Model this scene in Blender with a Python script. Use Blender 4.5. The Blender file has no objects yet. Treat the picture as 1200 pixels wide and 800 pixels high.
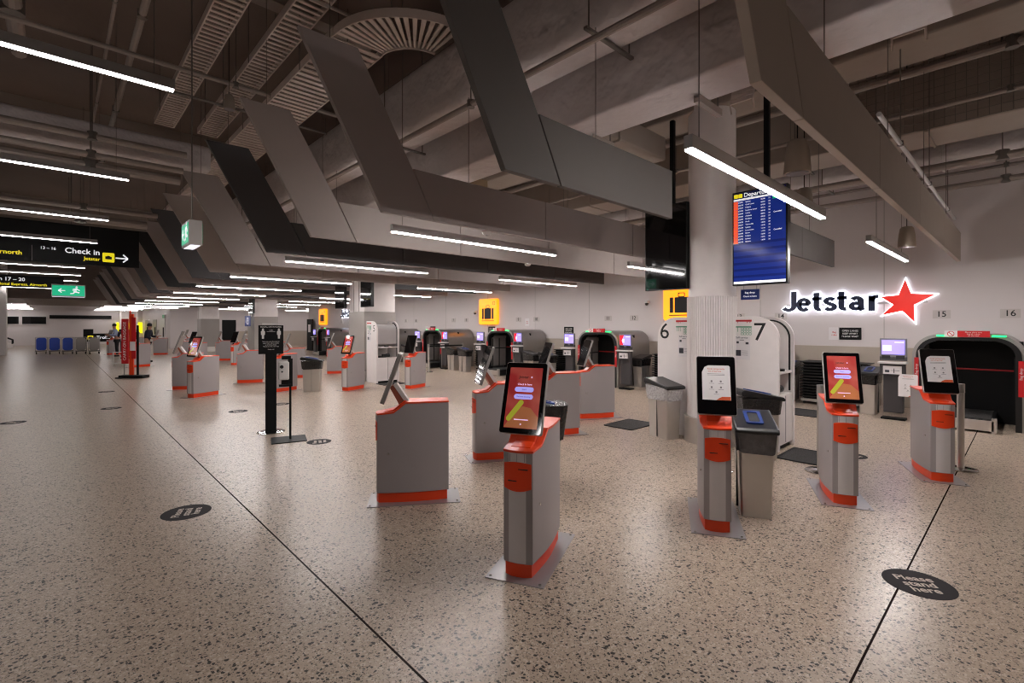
import bpy, math, random
from math import sin, cos, pi, radians
random.seed(7)
C = bpy.context.scene.collection
H = 1.65                      # eye height
A = math.atan(608/570)        # view direction measured from the X axis

# ------------------------------------------------------------------ materials
def rgb(r, g, b):
    f = lambda c: ((c/255+.055)/1.055)**2.4 if c > 10 else c/255/12.92
    return (f(r), f(g), f(b), 1)
MATS = {}
def mat(name, col, rough=.5, metal=0., var=.06, scale=6., bump=0., bscale=40., bdist=.02, emit=0., coat=0., alpha=1., spec=.5):
    if name in MATS: return MATS[name]
    m = bpy.data.materials.new(name); m.use_nodes = True
    nt = m.node_tree; N = nt.nodes; L = nt.links
    p = N['Principled BSDF']
    p.inputs['Roughness'].default_value = rough
    p.inputs['Metallic'].default_value = metal
    p.inputs['Specular IOR Level'].default_value = spec
    p.inputs['Coat Weight'].default_value = coat
    p.inputs['Alpha'].default_value = alpha
    tc = N.new('ShaderNodeTexCoord'); nz = N.new('ShaderNodeTexNoise')
    nz.inputs['Scale'].default_value = scale; nz.inputs['Detail'].default_value = 4
    L.new(tc.outputs['Object'], nz.inputs['Vector'])
    mx = N.new('ShaderNodeMix'); mx.data_type = 'RGBA'
    mx.inputs['A'].default_value = tuple(c*(1-var) for c in col[:3])+(1,)
    mx.inputs['B'].default_value = tuple(min(1, c*(1+var)) for c in col[:3])+(1,)
    L.new(nz.outputs['Fac'], mx.inputs['Factor']); L.new(mx.outputs['Result'], p.inputs['Base Color'])
    if emit:
        L.new(mx.outputs['Result'], p.inputs['Emission Color']); p.inputs['Emission Strength'].default_value = emit
    if bump:
        n2 = N.new('ShaderNodeTexNoise'); n2.inputs['Scale'].default_value = bscale; n2.inputs['Detail'].default_value = 3
        L.new(tc.outputs['Object'], n2.inputs['Vector'])
        b = N.new('ShaderNodeBump'); b.inputs['Strength'].default_value = bump; b.inputs['Distance'].default_value = bdist
        L.new(n2.outputs['Fac'], b.inputs['Height']); L.new(b.outputs['Normal'], p.inputs['Normal'])
    MATS[name] = m; return m

LAMP = 135.
white = mat('white_paint', rgb(234,226,224), .55, bump=.03)
wallw = mat('wall_paint', rgb(213,204,203), .6, var=.03, scale=1.5, bump=.03, bscale=120)
beige = mat('beige_panel', rgb(180,167,154), .5, var=.04, scale=2)
tile = mat('grey_tile', rgb(160,153,148), .45, var=.06, scale=3)
steel = mat('brushed_steel', rgb(214,209,204), .28, .85, var=.05, scale=8)
chrome = mat('polished_steel', rgb(205,203,200), .12, 1.)
black = mat('black_plastic', rgb(20,20,21), .35, var=.1)
matblack = mat('black_powder_coat', rgb(11,11,12), .6, var=.1, spec=.25)
glass = mat('black_glass', rgb(9,9,11), .06, var=.05, coat=.6)
rubber = mat('dark_rubber', rgb(38,35,34), .8, bump=.3, bscale=200)
kgrey = mat('kiosk_grey_laminate', rgb(156,148,148), .42, var=.03, scale=3)
kfront = mat('kiosk_front_grey', rgb(206,199,198), .38, var=.03, scale=3)
orange = mat('orange_enamel', rgb(232,66,22), .35, var=.05)
kwhite = mat('pale_enamel', rgb(206,202,200), .4)
plate = mat('floor_plate_steel', rgb(150,146,148), .3, .5, var=.03, scale=2)
alum = mat('aluminium', rgb(170,166,163), .4, .7)
bf_l = mat('baffle_light_grey', rgb(166,156,151), .7, var=.03, bump=.02)
bf_m = mat('baffle_mid_grey', rgb(152,142,139), .7, var=.03, bump=.02)
bf_d = mat('baffle_charcoal', rgb(70,69,71), .7, var=.03, bump=.02)
bf_k = mat('baffle_black', rgb(22,20,21), .7, var=.03)
duct = mat('painted_duct', rgb(204,196,196), .5, var=.12, scale=1.2, bump=.8, bscale=3.2, bdist=.11)
conc = mat('painted_concrete', rgb(152,140,131), .75, var=.12, scale=1.5, bump=.25, bscale=9)
slab = mat('dark_slab', rgb(118,104,97), .85, var=.15, scale=.8, bump=.2, bscale=10)
pipe = mat('painted_pipe', rgb(150,139,132), .5, var=.08)
traym = mat('cable_tray_zinc', rgb(204,190,182), .5, .2, var=.1)
wirem = mat('steel_wire', rgb(120,114,110), .4, .6)
lampm = mat('lamp_diffuser', (1, .955, .935, 1), .5, var=0., emit=LAMP)
lampl = mat('lamp_diffuser_left', (1, .955, .935, 1), .5, var=0., emit=26.)
lampf = mat('lamp_diffuser_far', (1, .955, .935, 1), .5, var=0., emit=52.)
paper = mat('paper', rgb(226,220,221), .7, var=.03)
red = mat('red_enamel', rgb(196,26,34), .4)
navy = mat('navy_face', rgb(24,34,66), .35)
halo = mat('halo_white_light', (.86, .9, 1, 1), .5, var=0., emit=3.)
starm = mat('star_red_face', rgb(226,40,30), .35, emit=.5)
orlit = mat('lit_orange_panel', rgb(255,150,10), .4, var=.02, emit=1.5)
yellowm = mat('yellow_sign_print', rgb(240,222,30), .4, emit=.7)
whitelit = mat('white_sign_print', rgb(235,235,240), .4, emit=.8)
inkk = mat('black_print', rgb(22,21,22), .6)
inkw = mat('white_print', rgb(226,222,220), .6)
greytext = mat('grey_print', rgb(128,122,124), .6)
bluem = mat('blue_plastic', rgb(34,60,130), .35)
bluesign = mat('blue_sign_face', rgb(26,48,120), .4, emit=.12)
greenlit = mat('green_exit_light', rgb(20,150,110), .4, emit=1.2)
greenled = mat('green_led', rgb(30,235,110), .4, emit=3.)
lilac = mat('lilac_screen', rgb(150,135,250), .2, var=.05, emit=1.3)
liner = mat('bin_liner_film', rgb(90,88,90), .2, var=.3, scale=20, bump=.9, bscale=25, coat=.3)
blackliner = mat('black_bin_bag', rgb(18,18,20), .25, var=.3, scale=20, bump=.9, bscale=25, coat=.3)
skin = mat('skin', rgb(176,128,104), .6)
hairm = mat('dark_hair', rgb(26,20,18), .6)
cloth1 = mat('navy_cloth', rgb(24,27,44), .85, bump=.2)
cloth2 = mat('pale_blue_cloth', rgb(150,160,190), .85, bump=.2)
cloth3 = mat('black_cloth', rgb(22,22,26), .85, bump=.2)

# ------------------------------------------------------------------ mesh builder
def nrm(v):
    l = math.sqrt(sum(c*c for c in v)) or 1; return tuple(c/l for c in v)
def crs(a, b): return (a[1]*b[2]-a[2]*b[1], a[2]*b[0]-a[0]*b[2], a[0]*b[1]-a[1]*b[0])
def wires(lst, parent, name='suspension_wire', m=None, r=.004, n=5):
    for a, b in lst: MB().cyl(a, b, r, n=n).build(name, m or wirem, parent)
class MB:
    def __init__(s): s.v = []; s.f = []
    def add(s, vs, fs):
        o = len(s.v); s.v += [tuple(p) for p in vs]; s.f += [tuple(i+o for i in f) for f in fs]; return s
    def box(s, x0, x1, y0, y1, z0, z1):
        return s.add([(x0,y0,z0),(x1,y0,z0),(x1,y1,z0),(x0,y1,z0),(x0,y0,z1),(x1,y0,z1),(x1,y1,z1),(x0,y1,z1)],
            [(0,3,2,1),(4,5,6,7),(0,1,5,4),(1,2,6,5),(2,3,7,6),(3,0,4,7)])
    def obox(s, c, u, v, n, a, b, t):   # oriented box centred c, sizes a (u) b (v) t (n)
        P = []
        for k in (-.5, .5):
            for (i, j) in ((-.5,-.5),(.5,-.5),(.5,.5),(-.5,.5)):
                P.append(tuple(c[q]+u[q]*a*i+v[q]*b*j+n[q]*t*k for q in range(3)))
        return s.add(P, [(0,3,2,1),(4,5,6,7),(0,1,5,4),(1,2,6,5),(2,3,7,6),(3,0,4,7)])
    def ext(s, pts, o, u, v, d):        # polygon pts (2D) in plane o,u,v pushed by vector d
        n = len(pts)
        P = [tuple(o[q]+u[q]*x+v[q]*y for q in range(3)) for x, y in pts]
        P += [tuple(p[q]+d[q] for q in range(3)) for p in P]
        return s.add(P, [tuple(range(n-1,-1,-1)), tuple(range(n, 2*n))]+[(i,(i+1)%n,(i+1)%n+n,i+n) for i in range(n)])
    def ring(s, outer, inner, o, u, v, d):  # frame between two loops of equal count
        n = len(outer); P = []
        for lp in (outer, inner):
            P += [tuple(o[q]+u[q]*x+v[q]*y for q in range(3)) for x, y in lp]
        P += [tuple(p[q]+d[q] for q in range(3)) for p in P]
        F = []
        for i in range(n):
            j = (i+1) % n
            F += [(i,i+n,j+n,j), (2*n+i,2*n+j,3*n+j,3*n+i), (i,j,j+2*n,i+2*n), (n+i,3*n+i,3*n+j,n+j)]
        return s.add(P, F)
    def strip(s, outer, inner, o, u, v, d):  # open band between two polylines
        n = len(outer); P = []
        for lp in (outer, inner):
            P += [tuple(o[q]+u[q]*x+v[q]*y for q in range(3)) for x, y in lp]
        P += [tuple(p[q]+d[q] for q in range(3)) for p in P]
        F = [(0, 2*n, 3*n, n), (n-1, 2*n-1, 4*n-1, 3*n-1)]
        for i in range(n-1):
            j = i+1
            F += [(i,i+n,j+n,j), (2*n+i,2*n+j,3*n+j,3*n+i), (i,j,j+2*n,i+2*n), (n+i,3*n+i,3*n+j,n+j)]
        return s.add(P, F)
    def cyl(s, p0, p1, r0, r1=None, n=12, caps=True):
        r1 = r0 if r1 is None else r1
        a = nrm(tuple(p1[i]-p0[i] for i in range(3)))
        u = nrm(crs(a, (0,0,1) if abs(a[2]) < .9 else (1,0,0))); w = crs(a, u)
        P = []
        for p, r in ((p0, r0), (p1, r1)):
            for k in range(n):
                t = 2*pi*k/n; P.append(tuple(p[i]+r*(cos(t)*u[i]+sin(t)*w[i]) for i in range(3)))
        F = [(k,(k+1)%n,(k+1)%n+n,k+n) for k in range(n)]
        if caps: F += [tuple(range(n-1,-1,-1)), tuple(range(n,2*n))]
        return s.add(P, F)
    def lathe(s, prof, c=(0,0,0), n=24):
        P = []
        for r, z in prof:
            for k in range(n):
                t = 2*pi*k/n; P.append((c[0]+r*cos(t), c[1]+r*sin(t), c[2]+z))
        F = []
        for i in range(len(prof)-1):
            for k in range(n): F.append((i*n+k, i*n+(k+1)%n, (i+1)*n+(k+1)%n, (i+1)*n+k))
        F += [tuple(range(n-1,-1,-1)), tuple((len(prof)-1)*n+k for k in range(n))]
        return s.add(P, F)
    def tube(s, pts, r, n=8):
        for a, b in zip(pts, pts[1:]): s.cyl(a, b, r, n=n)
        return s
    def text(s, t, o, u, v, size, ext=.001, bold=0., align='CENTER'):
        vs, fs = text_data(t, bold, align)
        n = nrm(crs(u, v))
        k = len(vs)//2
        return s.add([tuple(o[q]+u[q]*x*size+v[q]*y*size+n[q]*(ext if z > .5 else 0) for q in range(3)) for x, y, z in vs], fs)
    def build(s, name, m, parent=None, bevel=0., smooth=False, seg=2):
        me = bpy.data.meshes.new(name); me.from_pydata(s.v, [], s.f); me.update()
        import bmesh
        bm = bmesh.new(); bm.from_mesh(me); bmesh.ops.recalc_face_normals(bm, faces=bm.faces); bm.to_mesh(me); bm.free()
        me.materials.append(m)
        o = bpy.data.objects.new(name, me); C.objects.link(o)
        if parent: o.parent = parent
        if smooth:
            for p in me.polygons: p.use_smooth = True
            try: me.set_sharp_from_angle(angle=radians(35))
            except Exception: pass
        if bevel:
            b = o.modifiers.new('Bevel', 'BEVEL'); b.width = bevel; b.segments = seg; b.limit_method = 'ANGLE'; b.angle_limit = radians(40)
        return o
_T = {}
def text_data(t, bold, align):
    key = (t, bold, align)
    if key in _T: return _T[key]
    cu = bpy.data.curves.new('t', 'FONT'); cu.body = t; cu.size = 1; cu.extrude = .5; cu.offset = bold
    cu.align_x = align; cu.align_y = 'CENTER'; cu.resolution_u = 3
    ob = bpy.data.objects.new('t', cu); C.objects.link(ob)
    dg = bpy.context.evaluated_depsgraph_get(); me = bpy.data.meshes.new_from_object(ob.evaluated_get(dg))
    vs = [(p.co.x, p.co.y, 1. if p.co.z > 0 else 0.) for p in me.vertices]; fs = [tuple(p.vertices) for p in me.polygons]
    bpy.data.objects.remove(ob); bpy.data.curves.remove(cu); bpy.data.meshes.remove(me)
    _T[key] = (vs, fs); return vs, fs
def rrect(w, h, r, n=5, cx=0, cy=0):
    P = []
    for sx, sy, a0 in ((1,-1,-90),(1,1,0),(-1,1,90),(-1,-1,180)):
        for k in range(n+1):
            a = radians(a0+90*k/n); P.append((cx+sx*(w/2-r)+r*cos(a), cy+sy*(h/2-r)+r*sin(a)))
    return P
def tag(o, label, cat, group=None, kind=None):
    o['label'] = label; o['category'] = cat
    if group: o['group'] = group
    if kind: o['kind'] = kind
    return o
def thing(name, loc, rz, label, cat, group=None):
    o = bpy.data.objects.new(name, None); C.objects.link(o); o.empty_display_size = .1
    o.location = loc; o.rotation_euler = (0,0,rz)
    return tag(o, label, cat, group)
def struct(mb, name, m, **k):
    o = mb.build(name, m, **k); o['kind'] = 'structure'; return o
CH = {}
def kids(o): return [c for c in list(C.objects) if c.parent == o]
def dup(root, loc, rz, label, group=None):
    if root.name not in CH:
        CH[root.name] = [(c, kids(c)) for c in kids(root)]
    r = root.copy(); C.objects.link(r); r.location = loc; r.rotation_euler = (0,0,rz); r['label'] = label
    if group: r['group'] = group
    for c, gs in CH[root.name]:
        d = c.copy(); C.objects.link(d); d.parent = r
        for g in gs:
            e = g.copy(); C.objects.link(e); e.parent = d
    return r
ORD = ['nearest','second nearest','third nearest','fourth nearest','fifth nearest','sixth nearest','seventh nearest','eighth nearest','ninth nearest','tenth nearest',
 'eleventh nearest','twelfth nearest','thirteenth nearest','fourteenth nearest','fifteenth nearest','sixteenth nearest','seventeenth nearest','eighteenth nearest','nineteenth nearest','twentieth nearest','farthest']
UX, UY, UZ = (1,0,0), (0,1,0), (0,0,1); NY = (0,-1,0); NX = (-1,0,0)

# ------------------------------------------------------------------ setting
def floor_mat():
    m = bpy.data.materials.new('terrazzo'); m.use_nodes = True
    nt = m.node_tree; N = nt.nodes; L = nt.links; p = N['Principled BSDF']
    tc = N.new('ShaderNodeTexCoord')
    def math_(op, a, b=None, v=None):
        n = N.new('ShaderNodeMath'); n.operation = op
        for i, q in enumerate((a, b)):
            if q is None: continue
            if isinstance(q, (int, float)): n.inputs[i].default_value = q
            else: L.new(q, n.inputs[i])
        return n.outputs[0]
    def mixc(f, a, b):
        n = N.new('ShaderNodeMix'); n.data_type = 'RGBA'; L.new(f, n.inputs['Factor'])
        for k, q in (('A', a), ('B', b)):
            if isinstance(q, tuple): n.inputs[k].default_value = q
            else: L.new(q, n.inputs[k])
        return n.outputs['Result']
    # warped coordinates so the chips are irregular
    nz = N.new('ShaderNodeTexNoise'); nz.inputs['Scale'].default_value = 35; L.new(tc.outputs['Object'], nz.inputs['Vector'])
    sc = N.new('ShaderNodeVectorMath'); sc.operation = 'SCALE'; sc.inputs['Scale'].default_value = .018; L.new(nz.outputs['Color'], sc.inputs[0])
    ad = N.new('ShaderNodeVectorMath'); ad.operation = 'ADD'; L.new(tc.outputs['Object'], ad.inputs[0]); L.new(sc.outputs[0], ad.inputs[1])
    def chips(scale, frac, rad):
        v = N.new('ShaderNodeTexVoronoi'); v.voronoi_dimensions = '2D'; v.inputs['Scale'].default_value = scale; L.new(ad.outputs[0], v.inputs['Vector'])
        sp = N.new('ShaderNodeSeparateColor'); L.new(v.outputs['Color'], sp.inputs['Color'])
        inside = math_('LESS_THAN', v.outputs['Distance'], math_('MULTIPLY', sp.outputs[1], rad))
        return math_('MULTIPLY', inside, math_('LESS_THAN', sp.outputs[0], frac))
    big = N.new('ShaderNodeTexNoise'); big.inputs['Scale'].default_value = .55; big.inputs['Detail'].default_value = 5; L.new(tc.outputs['Object'], big.inputs['Vector'])
    fine = N.new('ShaderNodeTexNoise'); fine.inputs['Scale'].default_value = 90; fine.inputs['Detail'].default_value = 3; L.new(tc.outputs['Object'], fine.inputs['Vector'])
    base = mixc(big.outputs['Fac'], rgb(170,151,134), rgb(180,161,144))
    base = mixc(math_('MULTIPLY', math_('LESS_THAN', fine.outputs['Fac'], .43), .25), base, rgb(138,122,110))
    base = mixc(math_('MULTIPLY', chips(75, .35, .8), .6), base, rgb(202,188,174))
    base = mixc(math_('MULTIPLY', chips(90, .22, .7), .6), base, rgb(126,108,94))
    base = mixc(math_('MULTIPLY', chips(58, .24, .62), .96), base, rgb(26,21,20))
    base = mixc(math_('MULTIPLY', chips(135, .24, .7), .8), base, rgb(50,41,37))
    # saw-cut joints: object coordinates are metres
    sx = N.new('ShaderNodeSeparateXYZ'); L.new(tc.outputs['Object'], sx.inputs[0])
    def line(src, at, w, period=None):
        q = math_('SUBTRACT', src, at)
        if period: q = math_('SUBTRACT', math_('MODULO', math_('ADD', math_('ADD', q, period*40), period/2), period), period/2)
        return math_('LESS_THAN', math_('ABSOLUTE', q), w)
    thin = math_('MAXIMUM', line(sx.outputs[0], 1.25, .0022, 2.95), line(sx.outputs[1], .57, .0022, 2.78))
    thick = math_('MAXIMUM', line(sx.outputs[0], 1.25, .0062), line(sx.outputs[1], .57, .0055))
    base = mixc(math_('MULTIPLY', thin, .7), base, rgb(58,44,38))
    base = mixc(thick, base, rgb(34,26,23))
    L.new(base, p.inputs['Base Color'])
    rr = N.new('ShaderNodeMapRange'); rr.inputs['To Min'].default_value = .27; rr.inputs['To Max'].default_value = .31
    L.new(big.outputs['Fac'], rr.inputs['Value']); L.new(math_('MAXIMUM', rr.outputs[0], math_('MULTIPLY', thick, .9)), p.inputs['Roughness'])
    L.new(math_('MULTIPLY', math_('SUBTRACT', 1., thick), .3), p.inputs['Specular IOR Level'])
    return m
o = struct(MB().box(-12, 16, -9, 86, -.2, 0), 'floor', floor_mat())
struct(MB().box(-12, 16, -9, 42.2, 6.0, 6.2), 'ceiling', slab)
struct(MB().box(-12, 16, 42.2, 86, 3.3, 3.5), 'ceiling', slab)
WX = 12.38
struct(MB().box(WX, WX+.2, -9, 33.2, 0, 6.0), 'wall_right', wallw)
struct(MB().box(-12.2, -12, -9, 86, 0, 6.2), 'wall_left', tile)
struct(MB().box(-12, 16, -9.2, -9, 0, 6.2), 'wall_behind', tile)
mbk = MB().box(5.8, 8.97, 41, 41.2, 0, 6.0).box(9.92, 16.2, 41, 41.2, 0, 6.0).box(8.97, 9.92, 41, 41.2, 2.05, 6.0)
struct(mbk, 'wall_back', wallw)
struct(MB().box(16, 16.2, 33, 41, 0, 6.0), 'wall_recess', wallw)
struct(MB().box(WX+.2, 16, 33.0, 33.2, 0, 6.0), 'wall_return', wallw)
struct(MB().box(5.8, 6.0, 41.2, 86, 0, 3.3), 'wall_corridor', wallw)
struct(MB().box(-12, 6, 56, 56.2, 0, 3.3), 'wall_far', wallw)
struct(MB().box(-12, 5.8, 42.0, 42.2, 3.3, 6.2), 'wall_bulkhead', slab)
mb = MB().box(WX-.012, WX, -9, 33.2, 0, 1.2)
struct(mb, 'trim_wall_right', beige, bevel=.003)
struct(MB().box(9.92, 16, 40.985, 41, 0, 1.2), 'trim_wall_back', beige)
mb = MB()
for y in (2.05, 4.45, 7.0, 9.6, 12.0, 14.6, 17.4, 20, 23): mb.box(WX-.003, WX, y, y+.012, 1.2, 6)
struct(mb, 'trim_panel_joints', tile)
# black doorway in the back wall
struct(MB().box(9.0, 9.9, 41.02, 41.18, 0, 2.03), 'door_1', matblack)
struct(MB().ring([(8.9,0),(9.99,0),(9.99,2.12),(8.9,2.12)], [(8.97,0.001),(9.92,0.001),(9.92,2.05),(8.97,2.05)], (0,40.97,0), UX, UZ, (0,.03,0)), 'trim_door', wallw)
for i, (y0, y1) in enumerate(((43.0,45.4), (47.0,48.8), (51.5,53.4))):
    d = struct(MB().box(5.74, 5.8, y0, y1, 0, 2.1), 'door_%d' % (i+2), kwhite if i == 0 else tile, bevel=.01)
    MB().box(5.68, 5.74, y0+.3, y0+.36, .8, 1.5).build('door_handle', matblack, d)
# square pillars and the round ribbed column
for i, (y, lab) in enumerate(((13.87, 0), (24.7, 0), (35.9, 0))):
    p = struct(MB().box(6.6, 7.6, y-.5, y+.5, 2.05, 6.0), 'pillar_%d' % (i+1), white, bevel=.01)
    MB().box(6.585, 7.615, y-.515, y+.515, .3, 2.05).build('tile_cladding', tile, p, bevel=.01)
    MB().box(6.575, 7.625, y-.525, y+.525, 0, .3).build('kick_band', steel, p, bevel=.005)
    m2 = MB()
    for k in (-.17, .17): m2.box(6.58, 6.6, y+k-.005, y+k+.005, 2.05, 3.9)
    m2.build('panel_joint', tile, p)
CXY = (6.84, 3.12)
col = struct(MB().lathe([(.315, 2.05), (.315, 4.2), (.315, 6.0)], (*CXY, 0), 48), 'column_round', white, smooth=True)
prof = []
n = 64
mb = MB(); P = []
for z in (.36, 2.05):
    for k in range(n*4):
        r = .335 if (k % 4) in (0, 1) else .322
        t = 2*pi*k/(n*4); P.append((CXY[0]+r*cos(t), CXY[1]+r*sin(t), z))
N4 = n*4
mb.add(P, [(k, (k+1) % N4, (k+1) % N4+N4, k+N4) for k in range(N4)]+[tuple(range(N4, 2*N4))])
mb.build('ribbed_cladding', white, col)
MB().lathe([(.375, 0), (.375, .36), (.36, .365)], (*CXY, 0), 48).build('steel_kick_band', steel, col, smooth=True)
struct(MB().box(-3.0, -2.0, 38.5, 39.5, 0, 6), 'pillar_4', white, bevel=.01)
# far end: windows and pilasters
for i, (x0, x1) in enumerate(((-5.2,-3.4), (-3.2,-2.2), (-2.0,-.6))):
    w = struct(MB().box(x0, x1, 55.93, 56, 1.75, 2.35), 'window_%d' % (i+1), glass)
    MB().ring([(x0-.04,1.71),(x1+.04,1.71),(x1+.04,2.39),(x0-.04,2.39)], [(x0,1.75),(x1,1.75),(x1,2.35),(x0,2.35)], (0,55.9,0), UX, UZ, (0,.1,0)).build('window_frame', kwhite, w)
struct(MB().box(-.4, 3.6, 55.9, 56, 2.2, 2.5), 'trim_far_wall', matblack)
for i, y in enumerate((4.15, 4.85, 5.3)):
    struct(MB().box(y, y+.14, 55.6, 56, 0, 3.3), 'trim_pilaster_%d' % (i+1), white)

# ------------------------------------------------------------------ overhead services
def top(mb, name, m, label, cat, group=None, **k): return tag(mb.build(name, m, **k), label, cat, group)
def duct_sec(x0, x1, z0, z1, r=.1): return rrect(x1-x0, z1-z0, r, 5, (x0+x1)/2, (z0+z1)/2)
def along_y(x0, x1, z0, z1, y0, y1, r=.1):
    return MB().ext(duct_sec(x0, x1, z0, z1, r), (0,y0,0), UX, UZ, (0,y1-y0,0))
def thing_duct(sec, y0, y1, m, label, group, flange_every=3.):
    t = thing('air_duct', ((sec[0]+sec[1])/2, (y0+y1)/2, sec[2]), 0, label, 'air duct', group)
    ox, oy, oz = t.location
    mb = MB().ext(duct_sec(sec[0]-ox, sec[1]-ox, sec[2]-oz, sec[3]-oz, sec[4]), (0,y0-oy,0), UX, UZ, (0,y1-y0,0))
    mb.build('duct_casing', m, t, smooth=True)
    f = MB(); y = y0+1
    while y < y1:
        f.ext(duct_sec(sec[0]-ox-.02, sec[1]-ox+.02, sec[2]-oz-.02, sec[3]-oz+.02, sec[4]), (0,y-oy,0), UX, UZ, (0,.035,0)); y += flange_every
    f.build('flange', m, t)
    y = y0+2
    while y < y1:
        h = MB()
        for x in (sec[0]-.03, sec[1]+.03): h.cyl((x-ox,y-oy,-.03), (x-ox,y-oy,5.99-oz), .008, n=6)
        h.box(sec[0]-.08-ox, sec[1]+.08-ox, y-oy-.02, y-oy+.02, -.045, -.02)
        y += 3.7
        h.build('hanger', wirem, t)
    return t
thing_duct((3.5, 4.08, 4.32, 5.15, .16), -3, 30, duct, 'fat silver-grey air duct running above the slanting baffles, beside the deep beam', 'air ducts')
struct(along_y(4.2, 4.75, 3.88, 5.3, -4, 40, .03), 'beam_1', duct)
struct(along_y(6.55, 7.2, 4.65, 5.35, -4, 40, .03), 'beam_2', conc)
thing_duct((9.05, 9.95, 4.42, 5.4, .03), -3, 32, conc, 'flat-sided brown-grey air duct high above the bag drops', 'air ducts')
thing_duct((10.6, 11.3, 4.3, 4.75, .2), -3, 32, duct, 'rounded air duct running highest along the long white wall', 'air ducts')
thing_duct((5.3, 5.6, 5.0, 5.3, .12), 1.7, 20, duct, 'rounded air duct half hidden between the two concrete beams', 'air ducts')
struct(MB().box(-12, 2.2, 10.85, 11.35, 4.62, 5.1), 'beam_3', duct, bevel=.08, seg=4)
struct(MB().box(-12, 2.2, 19.6, 20.1, 4.5, 5.2), 'beam_4', conc, bevel=.04)
for i, y in enumerate((4.4, 6.5, 13.1, 15.4, 23, 27, 31, 36)):
    struct(MB().box(-12, 3.4, y, y+.22, 5.72, 6.0), 'beam_%d' % (i+5), conc)
# pipes
def pipe_thing(pts, r, label, group='ceiling pipes', cat='pipe', m=None, brackets=0):
    t = thing('ceiling_pipe', pts[0], 0, label, cat, group)
    o = pts[0]; q = [tuple(p[i]-o[i] for i in range(3)) for p in pts]
    mb = MB().tube(q, r, 10)
    for p in q[1:-1]: mb.lathe([(r*.7,-r*.7),(r,0),(r*.7,r*.7)], p, 8)
    mb.build('pipe_run', m or pipe, t, smooth=True)
    if brackets:
        for k in range(brackets):
            h = MB()
            f = (k+.5)/brackets; p = tuple(q[0][i]+(q[-1][i]-q[0][i])*f for i in range(3))
            h.cyl((p[0],p[1],p[2]), (p[0],p[1],5.99-o[2]), .006, n=6)
            h.cyl((p[0]-.0,p[1],p[2]-r*1.0), (p[0],p[1],p[2]+r*1.4), r*1.3, n=10)
            h.build('hanger', wirem, t)
    return t
pipe_thing([(3.5,-2,4.2),(3.5,28,4.2)], .035, 'pale straight pipe hung just under the fat silver duct', brackets=7)
pipe_thing([(7.8,-2,4.8),(7.8,28,4.8)], .05, 'pale pipe running behind the round column, high up', brackets=7)
pipe_thing([(8.4,-2,4.5),(8.4,24,4.5)], .03, 'thin pipe between the round column and the flat brown duct', brackets=6)
pipe_thing([(10.2,-2,4.15),(10.2,30,4.15)], .06, 'thick pale pipe below the ducts over the bag drops', brackets=7)
pipe_thing([(11.6,-2,4.1),(11.6,30,4.1)], .05, 'pale pipe closest to the top of the long white wall', brackets=7)
pipe_thing([(11.9,-2,4.4),(11.9,30,4.4)], .03, 'thin upper pipe tight against the long white wall', brackets=7)
for i, (y, z, r, l) in enumerate(((9.7,4.5,.05,'upper thin'),(10.0,4.3,.05,'middle'),(10.3,4.2,.075,'lower thick'),(12.9,4.0,.05,'farther low'),(14.6,4.05,.09,'farthest thick'))):
    pipe_thing([(-8,y,z),(1.6,y,z)], r, '%s grey pipe crossing over the left walkway, behind the rounded cross beam' % l, brackets=4)
pipe_thing([(-6,5.2,5.1),(3.4,5.2,5.1)], .018, 'thin conduit crossing the ceiling above the nearest left strip light', brackets=3)
pipe_thing([(-6,7.6,5.0),(3.4,7.6,5.0)], .03, 'grey conduit crossing the ceiling in front of the rounded cross beam', brackets=3)
pipe_thing([(-6,8.3,4.95),(3.4,8.3,4.95)], .02, 'dark thin conduit just in front of the rounded cross beam', brackets=3, m=wirem)
pipe_thing([(.75,2,5.35),(.75,16,5.35)], .04, 'pale pipe running lengthwise to the left of the cable ladders', brackets=4)
pipe_thing([(.5,2,5.4),(.5,16,5.4)], .02, 'thin conduit lengthwise beside the leftmost pale pipe', brackets=4)
pipe_thing([(-.35,4,5.2),(-.35,9,5.2)], .08, 'short thick pipe above the nearest left strip light', brackets=2)
pipe_thing([(5.6,.97,3.62),(12.2,.97,3.62)], .022, 'long bare white tube hung just above the nearest pale baffle', 'unlit tubes', 'tube', kwhite, 3)
# brackets, a branch duct and an open hatch box under the deep beam
for i, (y, w_) in enumerate(((2.2, .5), (3.5, .42), (4.4, .42))):
    t = thing('channel_bracket', (4.75, y, 3.84), 0, 'short steel channel bracket under the deep beam, %s' % ORD[i], 'bracket', 'channel brackets under the deep beam')
    MB().box(-w_/2, w_/2, -.03, .03, -.04, 0).box(-w_/2, w_/2, -.03, -.025, 0, .03).box(-w_/2, w_/2, .025, .03, 0, .03).build('channel', pipe, t)
    MB().cyl((w_/2-.04,0,0),(w_/2-.04,0,5.99-3.84), .008, n=6).build('drop_rod', wirem, t)
t = thing('branch_duct', (5.3, 3.95, 4.05), 0, 'flat branch duct crossing under the services beside the round column', 'air duct', None)
MB().ext(rrect(.62,.34,.03), (-.53,0,.17), UY, UZ, (1.7,0,0)).build('duct_casing', conc, t)
MB().ext(rrect(.67,.39,.03), (.0,0,.17), UY, UZ, (.04,0,0)).build('flange', conc, t)
wires([((.6,.25,.33),(.6,.25,1.94)),((.6,-.25,.33),(.6,-.25,1.94))], t, 'hanger', r=.008)
t = thing('hatch_box', (4.95, 6.6, 3.75), 0, 'brown open service hatch box beyond the branch duct', 'service box', None)
MB().ring(rrect(.8,.6,.02), rrect(.7,.5,.02), (0,0,0), UX, UY, (0,0,.35)).build('box_frame', mat('brown_board', rgb(140,118,92), .8), t)
MB().box(-.36,.36,-.26,.26,.3,.33).build('box_top', matblack, t)
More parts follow.
